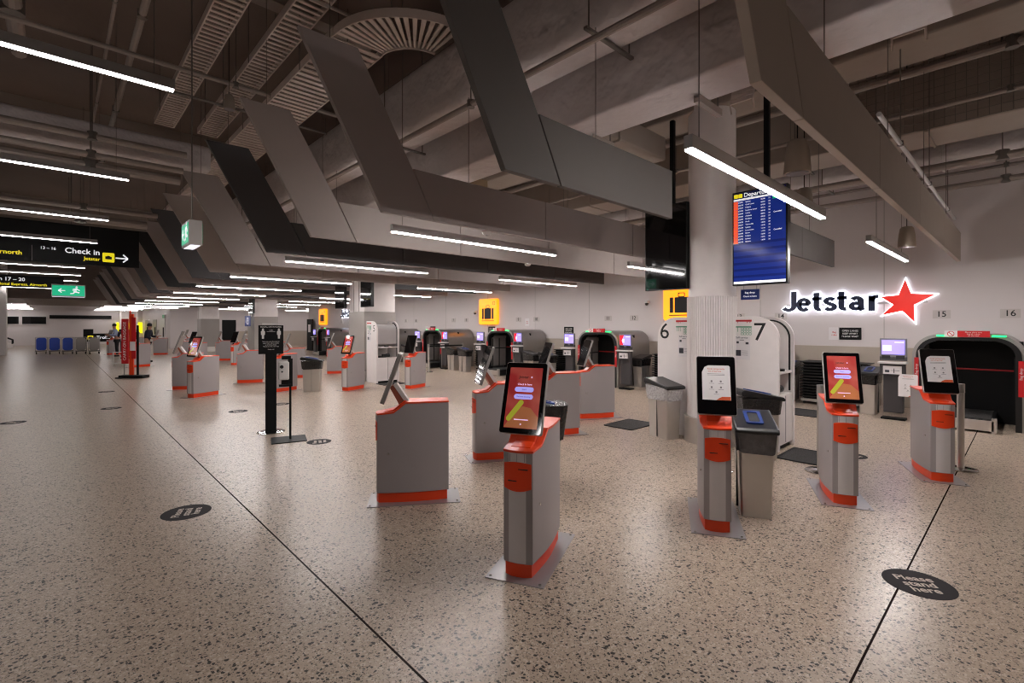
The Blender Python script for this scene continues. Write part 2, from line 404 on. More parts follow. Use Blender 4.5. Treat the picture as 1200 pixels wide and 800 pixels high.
wires([((-.1,0,.33),(-.1,0,2.24)),((.2,0,.33),(.2,0,2.24))], t, 'hanger', r=.008)
# cable ladders
def ladder(x, z, w, y0, y1, label, step=.105, rung=.04, curve=None):
    t = thing('cable_ladder', (x, y0, z), 0, label, 'cable tray', 'cable trays under the slab')
    
    for q in (-w/2-.015, w/2): MB().box(q, q+.015, 0, y1-y0, -.02, .08).build('side_rail', traym, t)
    g = MB(); y = .03
    while y < y1-y0: g.box(-w/2, w/2, y, y+rung, -.015, .0); y += step
    o = g.build('rungs', traym, t)
    y = 1
    while y < y1-y0:
        wires([((s*(w/2+.02), y, -.02), (s*(w/2+.02), y, 5.99-z)) for s in (-1, 1)], t, 'hanger', r=.006, n=6)
        y += 2.6
    return t
ladder(1.4, 5.2, .27, 1.0, 10.5, 'narrow slotted cable tray on the left of the pair crossing the dark ceiling')
ladder(2.06, 5.2, .3, 1.0, 10.5, 'narrow slotted cable tray on the right of the pair crossing the dark ceiling')
ladder(2.6, 4.95, .6, 5.42, 18, 'wide slotted cable tray beyond the curved bend, beside the silver duct', .13, .07)
# curved bend of the wide tray
t = thing('cable_tray_bend', (3.35, 5.4, 4.95), 0, 'wide fan-shaped slatted cable tray bend seen between the second and third baffles', 'cable tray', 'cable trays under the slab')
g = MB(); R0, R1 = .45, 1.05
for k in range(16):
    a = radians(181+k*5.6); b = a+radians(3.0)
    g.ext([(R0*cos(a),R0*sin(a)),(R1*cos(a),R1*sin(a)),(R1*cos(b),R1*sin(b)),(R0*cos(b),R0*sin(b))], (0,0,0), UX, UY, (0,0,.02))
g.build('slats', traym, t)
r = MB()
for R in (R0, R1):
    pts = [(cos(radians(180+k*6))*R, sin(radians(180+k*6))*R, .03) for k in range(16)]
    for a, b in zip(pts, pts[1:]):
        d = nrm((b[0]-a[0], b[1]-a[1], 0)); c = tuple((a[i]+b[i])/2 for i in range(3)); L_ = math.dist(a, b)*1.05
        r.obox(c, d, UZ, (-d[1], d[0], 0), L_, .1, .015)
r.build('side_rail', traym, t)
wires([((R1*cos(radians(a)), R1*sin(radians(a)), .0), (R1*cos(radians(a)), R1*sin(radians(a)), 5.99-4.95)) for a in (185, 225, 265)], t, 'hanger', r=.006)
for i, (x, y, z, l) in enumerate(((6.05,2.35,4.3,'left'),(6.2,.82,4.5,'right'))):
    t = thing('wire_tray_drop', (x, y, z), 0, 'short slatted cable drop hanging behind the nearest pale baffle, the %s one' % l, 'cable tray', 'cable drops')
    for q in (-.13, .13): MB().tube([(0,q,1.49-(z-4.5)),(0,q,.3),(-.12,q,0),(-.08,q,-.1)], .01, 6).build('side_rail', traym, t)
    g = MB()
    for k in range(9): g.box(-.012, .012, -.13, .13, .3+k*.08, .345+k*.08)
    for k in range(4): g.box(-.04-k*.028, -.012-k*.028, -.13, .13, .2-k*.065, .245-k*.065)
    g.build('rungs', traym, t)
# mesh screens high on the right
t = thing('wire_mesh_screen', (8.9, -.4, 4.4), 0, 'wire mesh panel fixed high behind the nearest pale baffle', 'mesh panel')
g = MB()
for k in range(22): g.cyl((0,k*.11,0), (0,k*.11,1.1), .004, n=4)
for k in range(11): g.cyl((0,0,k*.11), (0,2.31,k*.11), .004, n=4)
g.build('mesh', wirem, t)
MB().box(-.015,.015,-.03,0,0,1.55).box(-.015,.015,2.31,2.34,0,1.55).build('mesh_post', traym, t)

# ------------------------------------------------------------------ baffles
BY = [.9, 2.7, 4.56, 6.47, 8.29, 10.21, 12.2, 14.04, 15.83, 17.71]+[17.71+1.86*k for k in range(1, 12)]
BC = 'lmmldmldmkldmlldmldml'
CM = {'l': (bf_l, 'pale grey'), 'm': (bf_m, 'mid grey'), 'd': (bf_d, 'charcoal'), 'k': (bf_k, 'black')}
ZB, ZT = 2.81, 3.33
def baffle(i, segs, name_end=''):
    y = BY[i]; m, cn = CM[BC[i]]
    if i == 0: m = mat('baffle_warm_grey', rgb(176,162,150), .7, var=.03, bump=.02)
    if i == 1: m = mat('baffle_dark_grey', rgb(92,87,84), .7, var=.03, bump=.02); cn = 'dark grey'
    t = thing('ceiling_baffle', (2.44, y, ZB), 0, '%s folded ceiling baffle, %s of the row of baffles' % (cn, ORD[i]), 'ceiling baffle', 'folded ceiling baffles')
    T = .055
    def P(pts): return [(a-2.44, b-ZB) for a, b in pts]
    MB().ext(P([(2.44,ZB),(3.06,ZB),(2.785,ZT),(2.17,4.38),(1.60,4.37)]), (0,-T/2,0), UX, UZ, (0,T,0)).build('slanting_panel', m, t, bevel=.004)
    for k, (a, b) in enumerate(segs):
        l0 = (a+.012) if k else 3.075
        tl = (a+.012) if k else 2.80
        if k and segs[k-1][1] != a: l0 = tl = a
        MB().ext(P([(l0,ZB),(b,ZB),(b,ZT),(tl,ZT)]), (0,-T/2,0), UX, UZ, (0,T,0)).build('band_panel', m, t, bevel=.004)
    wires([((a+.5-2.44, 0, ZT-ZB), (a+.5-2.44, 0, 5.99-ZB)) for a, b in segs]+[((1.9-2.44, 0, 4.3-ZB), (1.9-2.44, 0, 5.99-ZB))], t)
    return t
full = [(3.07,4.87),(4.87,7.0),(7.0,9.2),(9.2,11.32)]
for i in range(len(BY)):
    if i == 0: segs = [(3.07,5.08),(5.08,7.27),(7.27,9.58),(9.58,12.0)]
    elif i == 1: segs = [(3.07,4.9),(8.3,9.3),(9.3,11.3)]
    elif i in (7, ): segs = [(3.07,4.87),(4.87,6.45),(7.75,9.2),(9.2,11.32)]
    elif abs(BY[i]-13.87) < .5 or abs(BY[i]-24.7) < .6 or abs(BY[i]-35.9) < .6: segs = [(3.07,4.87),(4.87,6.4),(7.8,9.2),(9.2,11.32)]
    else: segs = full
    baffle(i, segs)

# ------------------------------------------------------------------ strip lights
LL = 2.95
def make_light(label, wl=3.2, xa=.15, xb=.15, lm=None):
    t = thing('strip_light', (0,0,0), 0, label, 'strip light', 'suspended strip lights')
    MB().box(0, LL, -.03, .03, .012, .1).build('housing', alum, t, bevel=.004)
    MB().box(.01, LL-.01, -.025, .025, 0, .013).build('diffuser', lm or lampm, t)
    wires([((xa,0,.09),(xa,0,wl)), ((LL-xb,0,.09),(LL-xb,0,wl))], t)
    return t
rows = [-2.25, 1.5, 5.27, 8.98, 12.72, 16.45, 20.2, 23.9, 27.6, 31.3, 35.0, 38.7]
protos = {}
def put_light(x, y, z, label):
    key = (z, x > 7, y > 22)
    if key not in protos:
        top_ = 3.29 if z == 2.95 else 5.99
        p = make_light(label, top_-z, *((.5,.5) if x > 7 else (.15,.15)), lm={3.75: lampl, 2.95: lampf}.get(z, lampf if y > 22 else None)); p.location = (x, y, z); protos[key] = p; return p
    return dup(protos[key], (x, y, z), 0, label)
for i, y in enumerate(rows[1:]):
    put_light(2.95, y, 2.77, 'lit strip light, %s of the line beside the folded baffles' % ORD[i])
for i, y in enumerate(rows):
    put_light(8.0, y, 2.77, 'lit strip light, %s of the line closest to the long white wall' % (ORD[i-1] if i else 'hindmost'))
for i, y in enumerate(rows):
    put_light(.78-LL, y-(.35 if y > 38 else 0), 3.75, 'lit strip light, %s of the higher line over the left walkway' % (ORD[i-1] if i else 'hindmost'))
for i, y in enumerate(rows[:7]):
    put_light(.78-2*LL-.6, y, 3.75, 'lit strip light, %s of the outermost line beyond the left walkway' % (ORD[i-1] if i else 'hindmost'))
for i, y in enumerate((34.6, 38.9)):  # lamps added to brighten the otherwise dark side recess
    put_light(12.75, y, 2.77, 'added strip light brightening the side recess past the black panel, %s' % ORD[i])
for i, y in enumerate((43.4,47.2,51,54.8)):
    put_light(2.4, y, 2.95, 'far strip light under the low ceiling, %s on the side of the yellow panels' % ORD[i])
for i, y in enumerate((43.4,47.2,51,54.8)):
    put_light(-4.3, y, 2.95, 'far strip light under the low ceiling, %s on the side of the dark windows' % ORD[i])

# ------------------------------------------------------------------ check-in kiosks
def ui(parent, c, u, v, n):
    def P(x, y, d=.0): return tuple(c[q]+u[q]*x+v[q]*y+n[q]*d for q in range(3))
    m = MATS.get('kiosk_screen')
    if not m:
        m = bpy.data.materials.new('kiosk_screen'); m.use_nodes = True; MATS['kiosk_screen'] = m
        N = m.node_tree.nodes; L = m.node_tree.links; p = N['Principled BSDF']
        tc = N.new('ShaderNodeTexCoord'); nz = N.new('ShaderNodeTexNoise'); nz.inputs['Scale'].default_value = 5
        L.new(tc.outputs['Object'], nz.inputs['Vector'])
        r = N.new('ShaderNodeValToRGB'); L.new(nz.outputs['Fac'], r.inputs['Fac'])
        r.color_ramp.elements[0].position = .35; r.color_ramp.elements[0].color = rgb(150,44,44)
        r.color_ramp.elements[1].position = .7; r.color_ramp.elements[1].color = rgb(176,88,76)
        L.new(r.outputs[0], p.inputs['Base Color']); L.new(r.outputs[0], p.inputs['Emission Color'])
        p.inputs['Emission Strength'].default_value = .5; p.inputs['Roughness'].default_value = .08
    s = MB().ext(rrect(.235,.415,.004), P(0,0,.0), u, v, tuple(q*.001 for q in n)).build('screen_image', m, parent)
    amb = mat('screen_amber', rgb(170,104,66), .1, emit=.45)
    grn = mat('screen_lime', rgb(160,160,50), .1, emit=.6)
    MB().ext([(-.117,-.205),(.117,-.205),(.117,-.13),(.06,-.07),(.0,-.06),(-.06,-.11)], P(0,0,.001), u, v, tuple(q*.0004 for q in n)).build('screen_amber_shape', amb, parent)
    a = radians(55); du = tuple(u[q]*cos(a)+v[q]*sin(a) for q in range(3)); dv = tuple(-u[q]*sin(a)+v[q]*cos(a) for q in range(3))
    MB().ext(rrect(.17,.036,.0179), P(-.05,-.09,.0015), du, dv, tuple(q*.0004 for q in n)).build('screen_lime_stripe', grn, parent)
    pl = mat('screen_pill', rgb(168,162,240), .1, emit=.8)
    b = MB()
    for y in (.055, .005): b.ext(rrect(.135,.034,.0165), P(0,y,.0015), u, v, tuple(q*.0004 for q in n))
    b.build('screen_button', pl, parent)
    b = MB().text('Jetstar', P(-.012,.14,.0015), u, v, .026, .0004, .01).text('Start', P(0,.055,.002), u, v, .017, .0004).text('Retrieve booking', P(0,.005,.002), u, v, .014, .0004)
    b.build('screen_text', inkk, parent)
    b = MB().text('Check in here', P(0,.09,.0015), u, v, .018, .0004, .01).ext(rrect(.1,.006,.002), P(.0,-.15,.002), u, v, tuple(q*.0004 for q in n))
    st = [(.008*(1 if k%2==0 else .45)*sin(pi*k/5)+.045, .008*(1 if k%2==0 else .45)*cos(pi*k/5)+.141) for k in range(10)]
    b.ext(st, P(0,0,.0015), u, v, tuple(q*.0004 for q in n))
    b.ext(rrect(.01,.01,.004), P(0,-.18,.002), u, v, tuple(q*.0004 for q in n))
    b.build('screen_bright_text', mat('screen_white', rgb(240,200,240), .1, emit=.9), parent)
def notice(mb_pap, mb_or, mb_tx, o, u, v, w=.17, h=.25):
    n = nrm(crs(u, v))
    def P(x, y, d=0): return tuple(o[q]+u[q]*x+v[q]*y+n[q]*d for q in range(3))
    pts = [(-w/2,-h/2),(w/2,-h/2),(w/2,h/2-.01),(w/2-.01,h/2),(-w/2+.05,h/2),(-w/2+.02,h/2-.015),(-w/2,h/2-.06)]
    mb_pap.ext(pts, P(0,0,.001), u, v, tuple(q*.0006 for q in n))
    mb_or.ext([(0,-h/2),(w/2-.002,-h/2),(w/2-.002,-h/2+.03),(w*.2,-h/2+.028),(w*.08,-h/2+.015)], P(0,0,.0018), u, v, tuple(q*.0003 for q in n))
    mb_or.text('Kiosk temporarily', P(.0,h/2-.03,.0018), u, v, .018, .0003, .01); mb_or.text('out of service', P(-.01,h/2-.05,.0018), u, v, .018, .0003, .01)
    for i in range(2): mb_tx.obox(P(0,h/2-.072-i*.01,.002), u, v, n, w*.62, .003, .0004)
    for i, (x, y) in enumerate(((-.035,.01),(.035,.01),(-.035,-.04),(.035,-.04),(0,-.08))):
        mb_tx.ext(rrect(.014,.016,.005), P(x,y,.0018), u, v, tuple(q*.0004 for q in n))
        mb_tx.obox(P(x,y-.018,.002), u, v, n, .04, .003, .0004)
XS = [0,.03,.08,.146,.2,.259,.36,.5,.655]
def hw(x): return .098+.032*sin(pi*min(1,(x+.03)/.75)) if x < .45 else .126-.02*((x-.45)/.2)
def zt(x):
    if x <= .146: return .829+.015*x/.146
    if x <= .259: return .844+.089*((x-.146)/.113)
    return .933
def loft(xs, fw_, z0, z1, bulge=0.):
    mb = MB(); V = []
    for x in xs:
        w = fw_(x); V += [(x,-w,z0(x)),(x,w,z0(x)),(x,w,z1(x)),(x,-w,z1(x))]
    F = []
    for i in range(len(xs)-1):
        a, b = 4*i, 4*i+4
        F += [(a,b,b+3,a+3),(a+1,a+2,b+2,b+1),(a+3,b+3,b+2,a+2),(a,a+1,b+1,b)]
    e = 4*(len(xs)-1); F += [(e,e+1,e+2,e+3)]
    if bulge:       # curved front
        k = len(V); V += [(-bulge,0,z0(0)),(-bulge,0,z1(0)),(-bulge*.75,-fw_(0)*.5,z0(0)),(-bulge*.75,-fw_(0)*.5,z1(0)),(-bulge*.75,fw_(0)*.5,z0(0)),(-bulge*.75,fw_(0)*.5,z1(0))]
        F += [(0,3,k+3,k+2),(k+2,k+3,k+1,k),(k,k+1,k+5,k+4),(k+4,k+5,2,1),(3,2,k+5,k+1,k+3),(1,0,k+2,k,k+4)]
    else: F += [(0,3,2,1)]
    return mb.add(V, F)
def make_kiosk(kind, label):
    t = thing('check_in_kiosk', (0,0,0), 0, label, 'check-in kiosk', 'self-service check-in kiosks')
    b = MB().box(-.085, .76, -.2, .2, 0, .006).build('base_plate', plate, t)
    bo = MB()
    for x in (-.06, .73):
        for y in (-.17, .17): bo.cyl((x,y,.006),(x,y,.012), .009, n=8)
    bo.build('floor_bolt', chrome, b)
    loft([.012]+XS[1:-1]+[.64], lambda x: hw(x)-.012, lambda x: .006, lambda x: .1, .014).build('plinth', orange, t, smooth=True)
    body = loft(XS, hw, lambda x: .095, lambda x: zt(x)-.012, .02).build('cabinet_body', kgrey, t, bevel=.004, smooth=True)
    # front skin: paler curved panel
    f = MB(); w = .094
    prof = [(-w,-.0015),(-w*.5,-.0165),(0,-.0215),(w*.5,-.0165),(w,-.0015)]
    inner = [(y, x+.004) for y, x in prof]
    f.strip(prof, inner, (0,0,.1), UY, UX, (0,0,.715)).build('front_panel', kfront, t, smooth=True)
    loft(XS, lambda x: hw(x)+.003, lambda x: zt(x)-.012, lambda x: zt(x)+.004, .024).build('orange_top', orange, t, bevel=.003, smooth=True)
    # raised orange throat under the screen
    MB().ext([(.05,.83),(.15,.835),(.262,.925),(.262,.937),(.245,.945),(.14,.86),(.05,.842)], (0,-.07,0), UX, UZ, (0,.14,0)).build('orange_throat', orange, t, bevel=.004)
    # printer panel with curved top and bottom edges
    pp = MB(); W = .094; outp = []; K = 8
    for k in range(K+1):
        y = -W+2*W*k/K; outp.append((y, .745+.014*(1-(y/W)**2)))
    for k in range(K+1):
        y = W-2*W*k/K; outp.append((y, .585-.018*(1-(y/W)**2)))
    vs = [(-.0225+.020*(y/W)**2-.004, y, z) for y, z in outp]; vb = [(x+.018, y, z) for x, y, z in vs]
    nn = len(vs); q = K+1
    F = [(i, i+1, 2*K-i, 2*K+1-i) for i in range(K)] + [(nn+i+1, nn+i, nn+2*K+1-i, nn+2*K-i) for i in range(K)] + [(i,(i+1)%nn,(i+1)%nn+nn,i+nn) for i in range(nn)]
    pr = pp.add(vs+vb, F).build('printer_panel', orange, t, smooth=True)
    MB().box(-.026,-.018,-.075,.005,.71,.716).box(-.027,-.018,.0,.06,.632,.638).build('paper_slot', inkk, pr)
    MB().box(-.0235,-.02,-.001,.001,.76,.812).box(-.0205,-.017,-.052,-.050,.76,.812).box(-.0205,-.017,.050,.052,.76,.812).build('panel_seam', greytext, t)
    MB().cyl((.1,-hw(.1)-.001,.46),(.1,-hw(.1)-.008,.46),.009,n=10).cyl((.1,hw(.1)+.001,.46),(.1,hw(.1)+.008,.46),.009,n=10).build('side_lock', chrome, t)
    # arm
    MB().ext([(.195,.90),(.25,.925),(.15,1.09),(.105,1.07)], (0,-.055,0), UX, UZ, (0,.11,0)).build('arm_underside', mat('arm_painted_reflection', rgb(150,84,66), .4), t)  # brown-orange reflection under the arm, put into its colour
    MB().ext([(.25,.92),(.285,.935),(.175,1.105),(.14,1.085)], (0,-.06,0), UX, UZ, (0,.12,0)).build('arm', kwhite, t, bevel=.003)
    th = radians(20); v = (sin(th), 0, cos(th)); u = (0,-1,0); n = (-cos(th), 0, sin(th)); c = (.125,0,1.155)
    hs = MB().ext(rrect(.3,.49,.018), tuple(c[q]-n[q]*.02 for q in range(3)), u, v, tuple(q*.036 for q in n)).build('screen_housing', alum, t, bevel=.003)
    MB().ext(rrect(.292,.482,.016), tuple(c[q]+n[q]*.016 for q in range(3)), u, v, tuple(q*.003 for q in n)).build('screen_glass', glass, hs)
    if kind == 'on': ui(hs, tuple(c[q]+n[q]*.0195 for q in range(3)), u, v, n)
    if kind == 'paper':
        a, b2, c2 = MB(), MB(), MB(); notice(a, b2, c2, tuple(c[q]+n[q]*.0195+v[q]*.02 for q in range(3)), u, v, .215, .29)
        a.build('taped_notice', paper, hs); b2.build('notice_heading', mat('notice_orange', rgb(206,84,40), .6), hs); c2.build('notice_print', greytext, hs)
    return t
spec = [
 # x, y, angle, kind, label
 (2.21,2.30,26,'on','nearest grey and orange check-in kiosk, its orange screen lit with a streak of glare'),
 (3.85,1.71,29,'paper','check-in kiosk with a taped notice, directly in front of the round ribbed column'),
 (5.29,1.165,24,'on','check-in kiosk with a lit orange screen, between the two kiosks that carry taped notices'),
 (6.82,.635,22,'paper','check-in kiosk farthest to the right, taped notice and bright glare on its screen'),
 (2.225,4.22,-33,'off','check-in kiosk seen exactly from its flat grey side, left of the nearest kiosk'),
 (3.77,4.70,-26,'off','side-on check-in kiosk half hidden behind the left edge of the nearest kiosk'),
 (5.27,5.07,-26,'off','side-on check-in kiosk just behind the screen of the nearest kiosk'),
 (6.78,5.50,-28,'off','side-on check-in kiosk next to the dark mat and steel bin by the round column'),
 (6.66,11.05,22,'off','check-in kiosk with a blank dark screen in front of desk number 5'),
 (5.30,11.80,27,'on','check-in kiosk with a small lit orange screen in front of the nearest square pillar'),
 (2.22,13.05,28,'on','check-in kiosk with a lit orange screen, left end of the second row'),
 (3.87,12.75,20,'off','check-in kiosk half hidden behind the black sign post and hand sanitiser'),
 (2.20,15.05,-28,'off','side-on check-in kiosk immediately behind the lit one at the left end of the second row'),
 (3.80,15.53,-24,'off','side-on check-in kiosk just left of the black sign post'),
 (5.15,15.95,-26,'off','side-on check-in kiosk behind the small steel bin with black lid'),
 (6.76,16.42,-25,'off','side-on check-in kiosk left of the lit one at the square pillar'),
 (2.15,24.05,27,'off','distant check-in kiosk right beside the red and orange banner stand'),
 (3.95,23.2,26,'off','distant check-in kiosk behind the screens at the left end of the second row'),
 (5.32,22.6,26,'off','distant check-in kiosk with orange front close to the black doorway'),
 (6.75,22.0,25,'off','distant check-in kiosk at the foot of the second square pillar'),
 (4.0,33.6,-26,'off','distant side-on check-in kiosk used by the person nearest to us'),
 (4.0,26.2,-26,'off','distant side-on check-in kiosk left of the black doorway, in the third row'),
 (5.45,26.0,-26,'off','distant side-on check-in kiosk below the grey far pillar'),
 (6.8,27.1,-25,'off','distant side-on check-in kiosk behind the black sign board'),
 (2.1,35.2,27,'off','very distant check-in kiosk left of the red and orange banner stand'),
 (5.4,33.6,-26,'off','very distant side-on check-in kiosk under the green exit sign'),
 (3.3,37.0,-26,'off','very distant side-on check-in kiosk behind the banner stand'),
]
kp = {}
for x, y, a, kd, lab in spec:
    if kd not in kp:
        kp[kd] = make_kiosk(kd, lab); kp[kd].location = (x, y, 0); kp[kd].rotation_euler = (0,0,radians(a))
    else: dup(kp[kd], (x, y, 0), radians(a), lab)

# ------------------------------------------------------------------ bins
def taper(w0, d0, w1, d1, z0, z1, r=.03):
    a = rrect(w0, d0, r); b = rrect(w1, d1, r); n = len(a)
    return MB().add([(x,y,z0) for x,y in a]+[(x,y,z1) for x,y in b], [tuple(range(n-1,-1,-1)), tuple(range(n,2*n))]+[(i,(i+1)%n,(i+1)%n+n,i+n) for i in range(n)])
def make_bin(kind, label):
    t = thing('waste_bin', (0,0,0), 0, label, 'bin', 'slim steel waste bins')
    taper(.385,.24,.425,.275,0,.60,.025).build('steel_body', steel, t, smooth=True)
    MB().box(-.002,.002,-.139,-.12,.02,.6).box(-.002,.002,.12,.139,.02,.6).build('body_seam', inkk, t)
    lm = liner if kind == 'clear' else blackliner
    s = taper(.45,.30,.49,.33,.56,.76,.04) if kind != 'bag' else taper(.47,.34,.56,.40,.42,.80,.08); s.v = [(x*(1+.02*sin(17*i)), y*(1+.03*cos(11*i)), z+(.012*sin(7*i) if z < .6 else 0)) for i, (x,y,z) in enumerate(s.v)]
    s.build('bin_liner', lm, t, smooth=True)
    lid = MB().ext([(-.26,.79),(.26,.725),(.27,.75),(.245,.775),(-.23,.865),(-.265,.84)], (0,-.17,0), UX, UZ, (0,.34,0)).build('lid', black, t, bevel=.012)
    a = math.atan2(.09,.475)
    u = (cos(a),0,-sin(a)); n = (sin(a),0,cos(a))
    if kind != 'plain':
        MB().ring(rrect(.3,.14,.02), rrect(.24,.085,.02), (0,0,.822), u, UY, tuple(q*.012 for q in n)).build('lid_insert', bluem, lid)
        MB().ext(rrect(.24,.085,.02), (0,0,.8225), u, UY, tuple(q*.004 for q in n)).build('lid_opening', inkk, lid)
    return t
bins = [
 (4.55,1.70,208,'clear','steel waste bin with black lid and blue slot beside the kiosk before the round column'),
 (6.36,2.33,-43,'blue','blue-topped waste bin tucked behind the kiosk, against desk number 7'),
 (6.58,3.72,250,'plainc','steel waste bin with crumpled clear liner left of the round column, by desk number 6'),
 (3.86,3.66,-38,'bag','waste bin in a black bag hidden behind the nearest kiosk'),
 (4.70,12.35,-30,'blue','small steel waste bin with black lid standing alone in the second row of kiosks'),
 (12.0,3.66,180,'blue','blue-topped bin near the wall between desk number 7 and the stacked black trays'),
 (11.2,2.08,180,'blue','blue-topped bin near the wall, left of the lilac terminal screen'),
 (11.5,7.17,180,'plain','steel bin beside the terminal of lane 12'),
 (10.6,9.75,-90,'blue','pale bin left of the terminal for lane 11'),
 (10.75,10.6,-90,'plain','bin beside the terminal for lane 10'),
 (10.6,13.75,-90,'blue','blue-lidded bin left of the terminal for lane 9'),
 (10.75,14.65,-90,'plain','bin between two bag drops behind the second side-on kiosk'),
 (10.6,17.6,-90,'plain','bin behind the desk number 5 kiosk'),
]
bp = {}
for x, y, a, kd, lab in bins:
    k2 = {'bag':'bag','clear':'clear','blue':'blue','plain':'plain','plainc':'plain'}[kd]
    key = kd
    if key not in bp:
        b = make_bin('clear' if kd == 'clear' else k2, lab); bp[key] = b; b.location = (x,y,0); b.rotation_euler = (0,0,radians(a))
        if kd == 'plainc':
            for c in kids(b):
                if c.name.startswith('bin_liner'): c.data.materials[0] = mat('white_crumpled_liner', rgb(178,174,174), .3, var=.5, scale=30, bump=1., bscale=30)
    else: dup(bp[key], (x,y,0), radians(a), lab)

# ------------------------------------------------------------------ floor discs, mats, posts
def disc(x, y, a, label, r=.165):
    t = thing('floor_disc', (x,y,0), a, label, 'floor sticker', 'round distancing stickers')
    MB().cyl((0,0,0),(0,0,.0015), r, n=40).build('disc', mat('dark_vinyl', rgb(38,34,36), .75, spec=.25), t)
    w = r/.165
    MB().text('Please', (0,.055*w,.0015), UX, UY, .075*w, .0004, .02).text('stand', (0,-.008*w,.0015), UX, UY, .075*w, .0004, .02).text('here', (0,-.07*w,.0015), UX, UY, .075*w, .0004, .02).build('lettering', mat('faded_print', rgb(186,172,160), .6), t)
    return t
disc(4.02,.49,radians(-56),'dark round floor sticker reading Please stand here, nearest on the right', .19)
disc(.84,5.10,radians(70),'dark round floor sticker on the open floor at left, nearest to us', .19)
disc(2.72,6.9,radians(70),'dark round floor sticker behind the sanitiser stand')
disc(3.45,10.75,radians(-20),'dark round floor sticker between sanitiser stand and steel bin')
disc(2.55,10.4,radians(-20),'dark round floor sticker left of the black sign post')
disc(.8,12.5,radians(-20),'dark round floor sticker before the banner stand')
disc(-.53,11.8,radians(-20),'dark round floor sticker at the far left of the walkway')
disc(.92,15.7,radians(-20),'dark round floor sticker just in front of the banner stand base')
disc(8.1,7.05,radians(-20),'dark round floor sticker left of the steel bin by the round column')
disc(7.35,1.55,radians(-20),'dark round floor sticker between the two rightmost kiosks')
def floor_mat_obj(x, y, w, d, a, label):
    t = thing('floor_mat', (x,y,0), radians(a), label, 'mat', 'black standing mats')
    MB().ext(rrect(w,d,.04), (0,0,0), UX, UY, (0,0,.012)).build('mat_pad', rubber, t)
    MB().ring(rrect(w,d,.04), rrect(w-.05,d-.05,.03), (0,0,.012), UX, UY, (0,0,.002)).build('mat_edge', matblack, t)
floor_mat_obj(6.95,4.55,.75,.55,0,'black rubber mat on the floor before desk number 6')
floor_mat_obj(6.88,1.93,.72,.5,0,'black rubber mat on the floor beside desk number 7')
floor_mat_obj(6.9,12.35,.7,.5,0,'black rubber mat on the floor beside desk number 5')
floor_mat_obj(10.3,2.9,.8,.6,0,'black rubber mat near the wall behind the lit right kiosk')
def stanchion(x, y, label, hh=.98):
    t = thing('barrier_post', (x,y,0), 0, label, 'barrier post', 'steel belt barrier posts')
    MB().lathe([(.155,0),(.155,.012),(.14,.022),(.05,.03)], n=28).build('weighted_base', chrome, t, smooth=True)
    MB().cyl((0,0,.025),(0,0,hh-.1), .034, n=20).build('post', steel, t, smooth=True)
    MB().cyl((0,0,hh-.1),(0,0,hh), .038, n=20).build('belt_head', alum, t, smooth=True)
    return t
stanchion(6.28,1.62,'thick steel barrier post left of the lit right kiosk')
stanchion(7.56,.55,'barrier post with round base hidden behind the rightmost kiosk')
p_ = stanchion(9.57,14.5,'slim steel barrier post before the bag drops, carrying the black belt')
stanchion(11.15,14.62,'slim steel barrier post close to the wall, where the black belt ends')
MB().box(.03,1.54,.07,.08,.88,.93).build('belt', matblack, p_)

# sign post with distancing board
t = thing('sign_stand', (2.42,8.02,0), 0, 'black sign post carrying a square black distancing board', 'sign stand')
fd = nrm((-.28,-.96,0)); fu = (-fd[1], fd[0], 0); fu = nrm((.96,-.28,0))
MB().lathe([(.2,0),(.2,.012),(.17,.02)], n=28).build('round_base', chrome, t, smooth=True)
MB().obox((0,0,.7), fu, UZ, fd, .155, 1.36, .05).build('post', matblack, t, bevel=.006)
bd = MB().obox((fd[0]*.035,fd[1]*.035,1.43), fu, UZ, fd, .345, .44, .02).build('sign_board', matblack, t, bevel=.004)
MB().obox((0,0,1.67), fu, UZ, fd, .24, .025, .03).build('top_clip', kwhite, t)
def SP(x, z, d=.0465): return (fu[0]*x+fd[0]*d, fu[1]*x+fd[1]*d, z)
nf = fd
b = MB().text('SOCIAL DISTANCING', SP(0,1.625), fu, UZ, .03, .001, .01)
for s, l in ((1.4,'Stay one point five metres'),(1.375,'apart from other people'),(1.35,'at all times please'),(1.325,'Thank you for your help'),(1.28,'Keep well')):
    b.text(l, SP(0,s), fu, UZ, .022, .001)
for sx in (-.11, .11):
    pts = [(.0,.16),(.016,.145),(.012,.125),(.028,.11),(.026,.06),(.016,.055),(.014,0),(-.014,0),(-.016,.055),(-.026,.06),(-.028,.11),(-.012,.125),(-.016,.145)]
    b.ext([(p[0]+sx, p[1]) for p in pts], SP(0,1.445), fu, UZ, tuple(q*.001 for q in fd))
b.obox(SP(0,1.555), fu, UZ, fd, .12, .004, .001).text('1.5m', SP(0,1.575), fu, UZ, .028, .001)
b.build('board_print', inkw, bd)
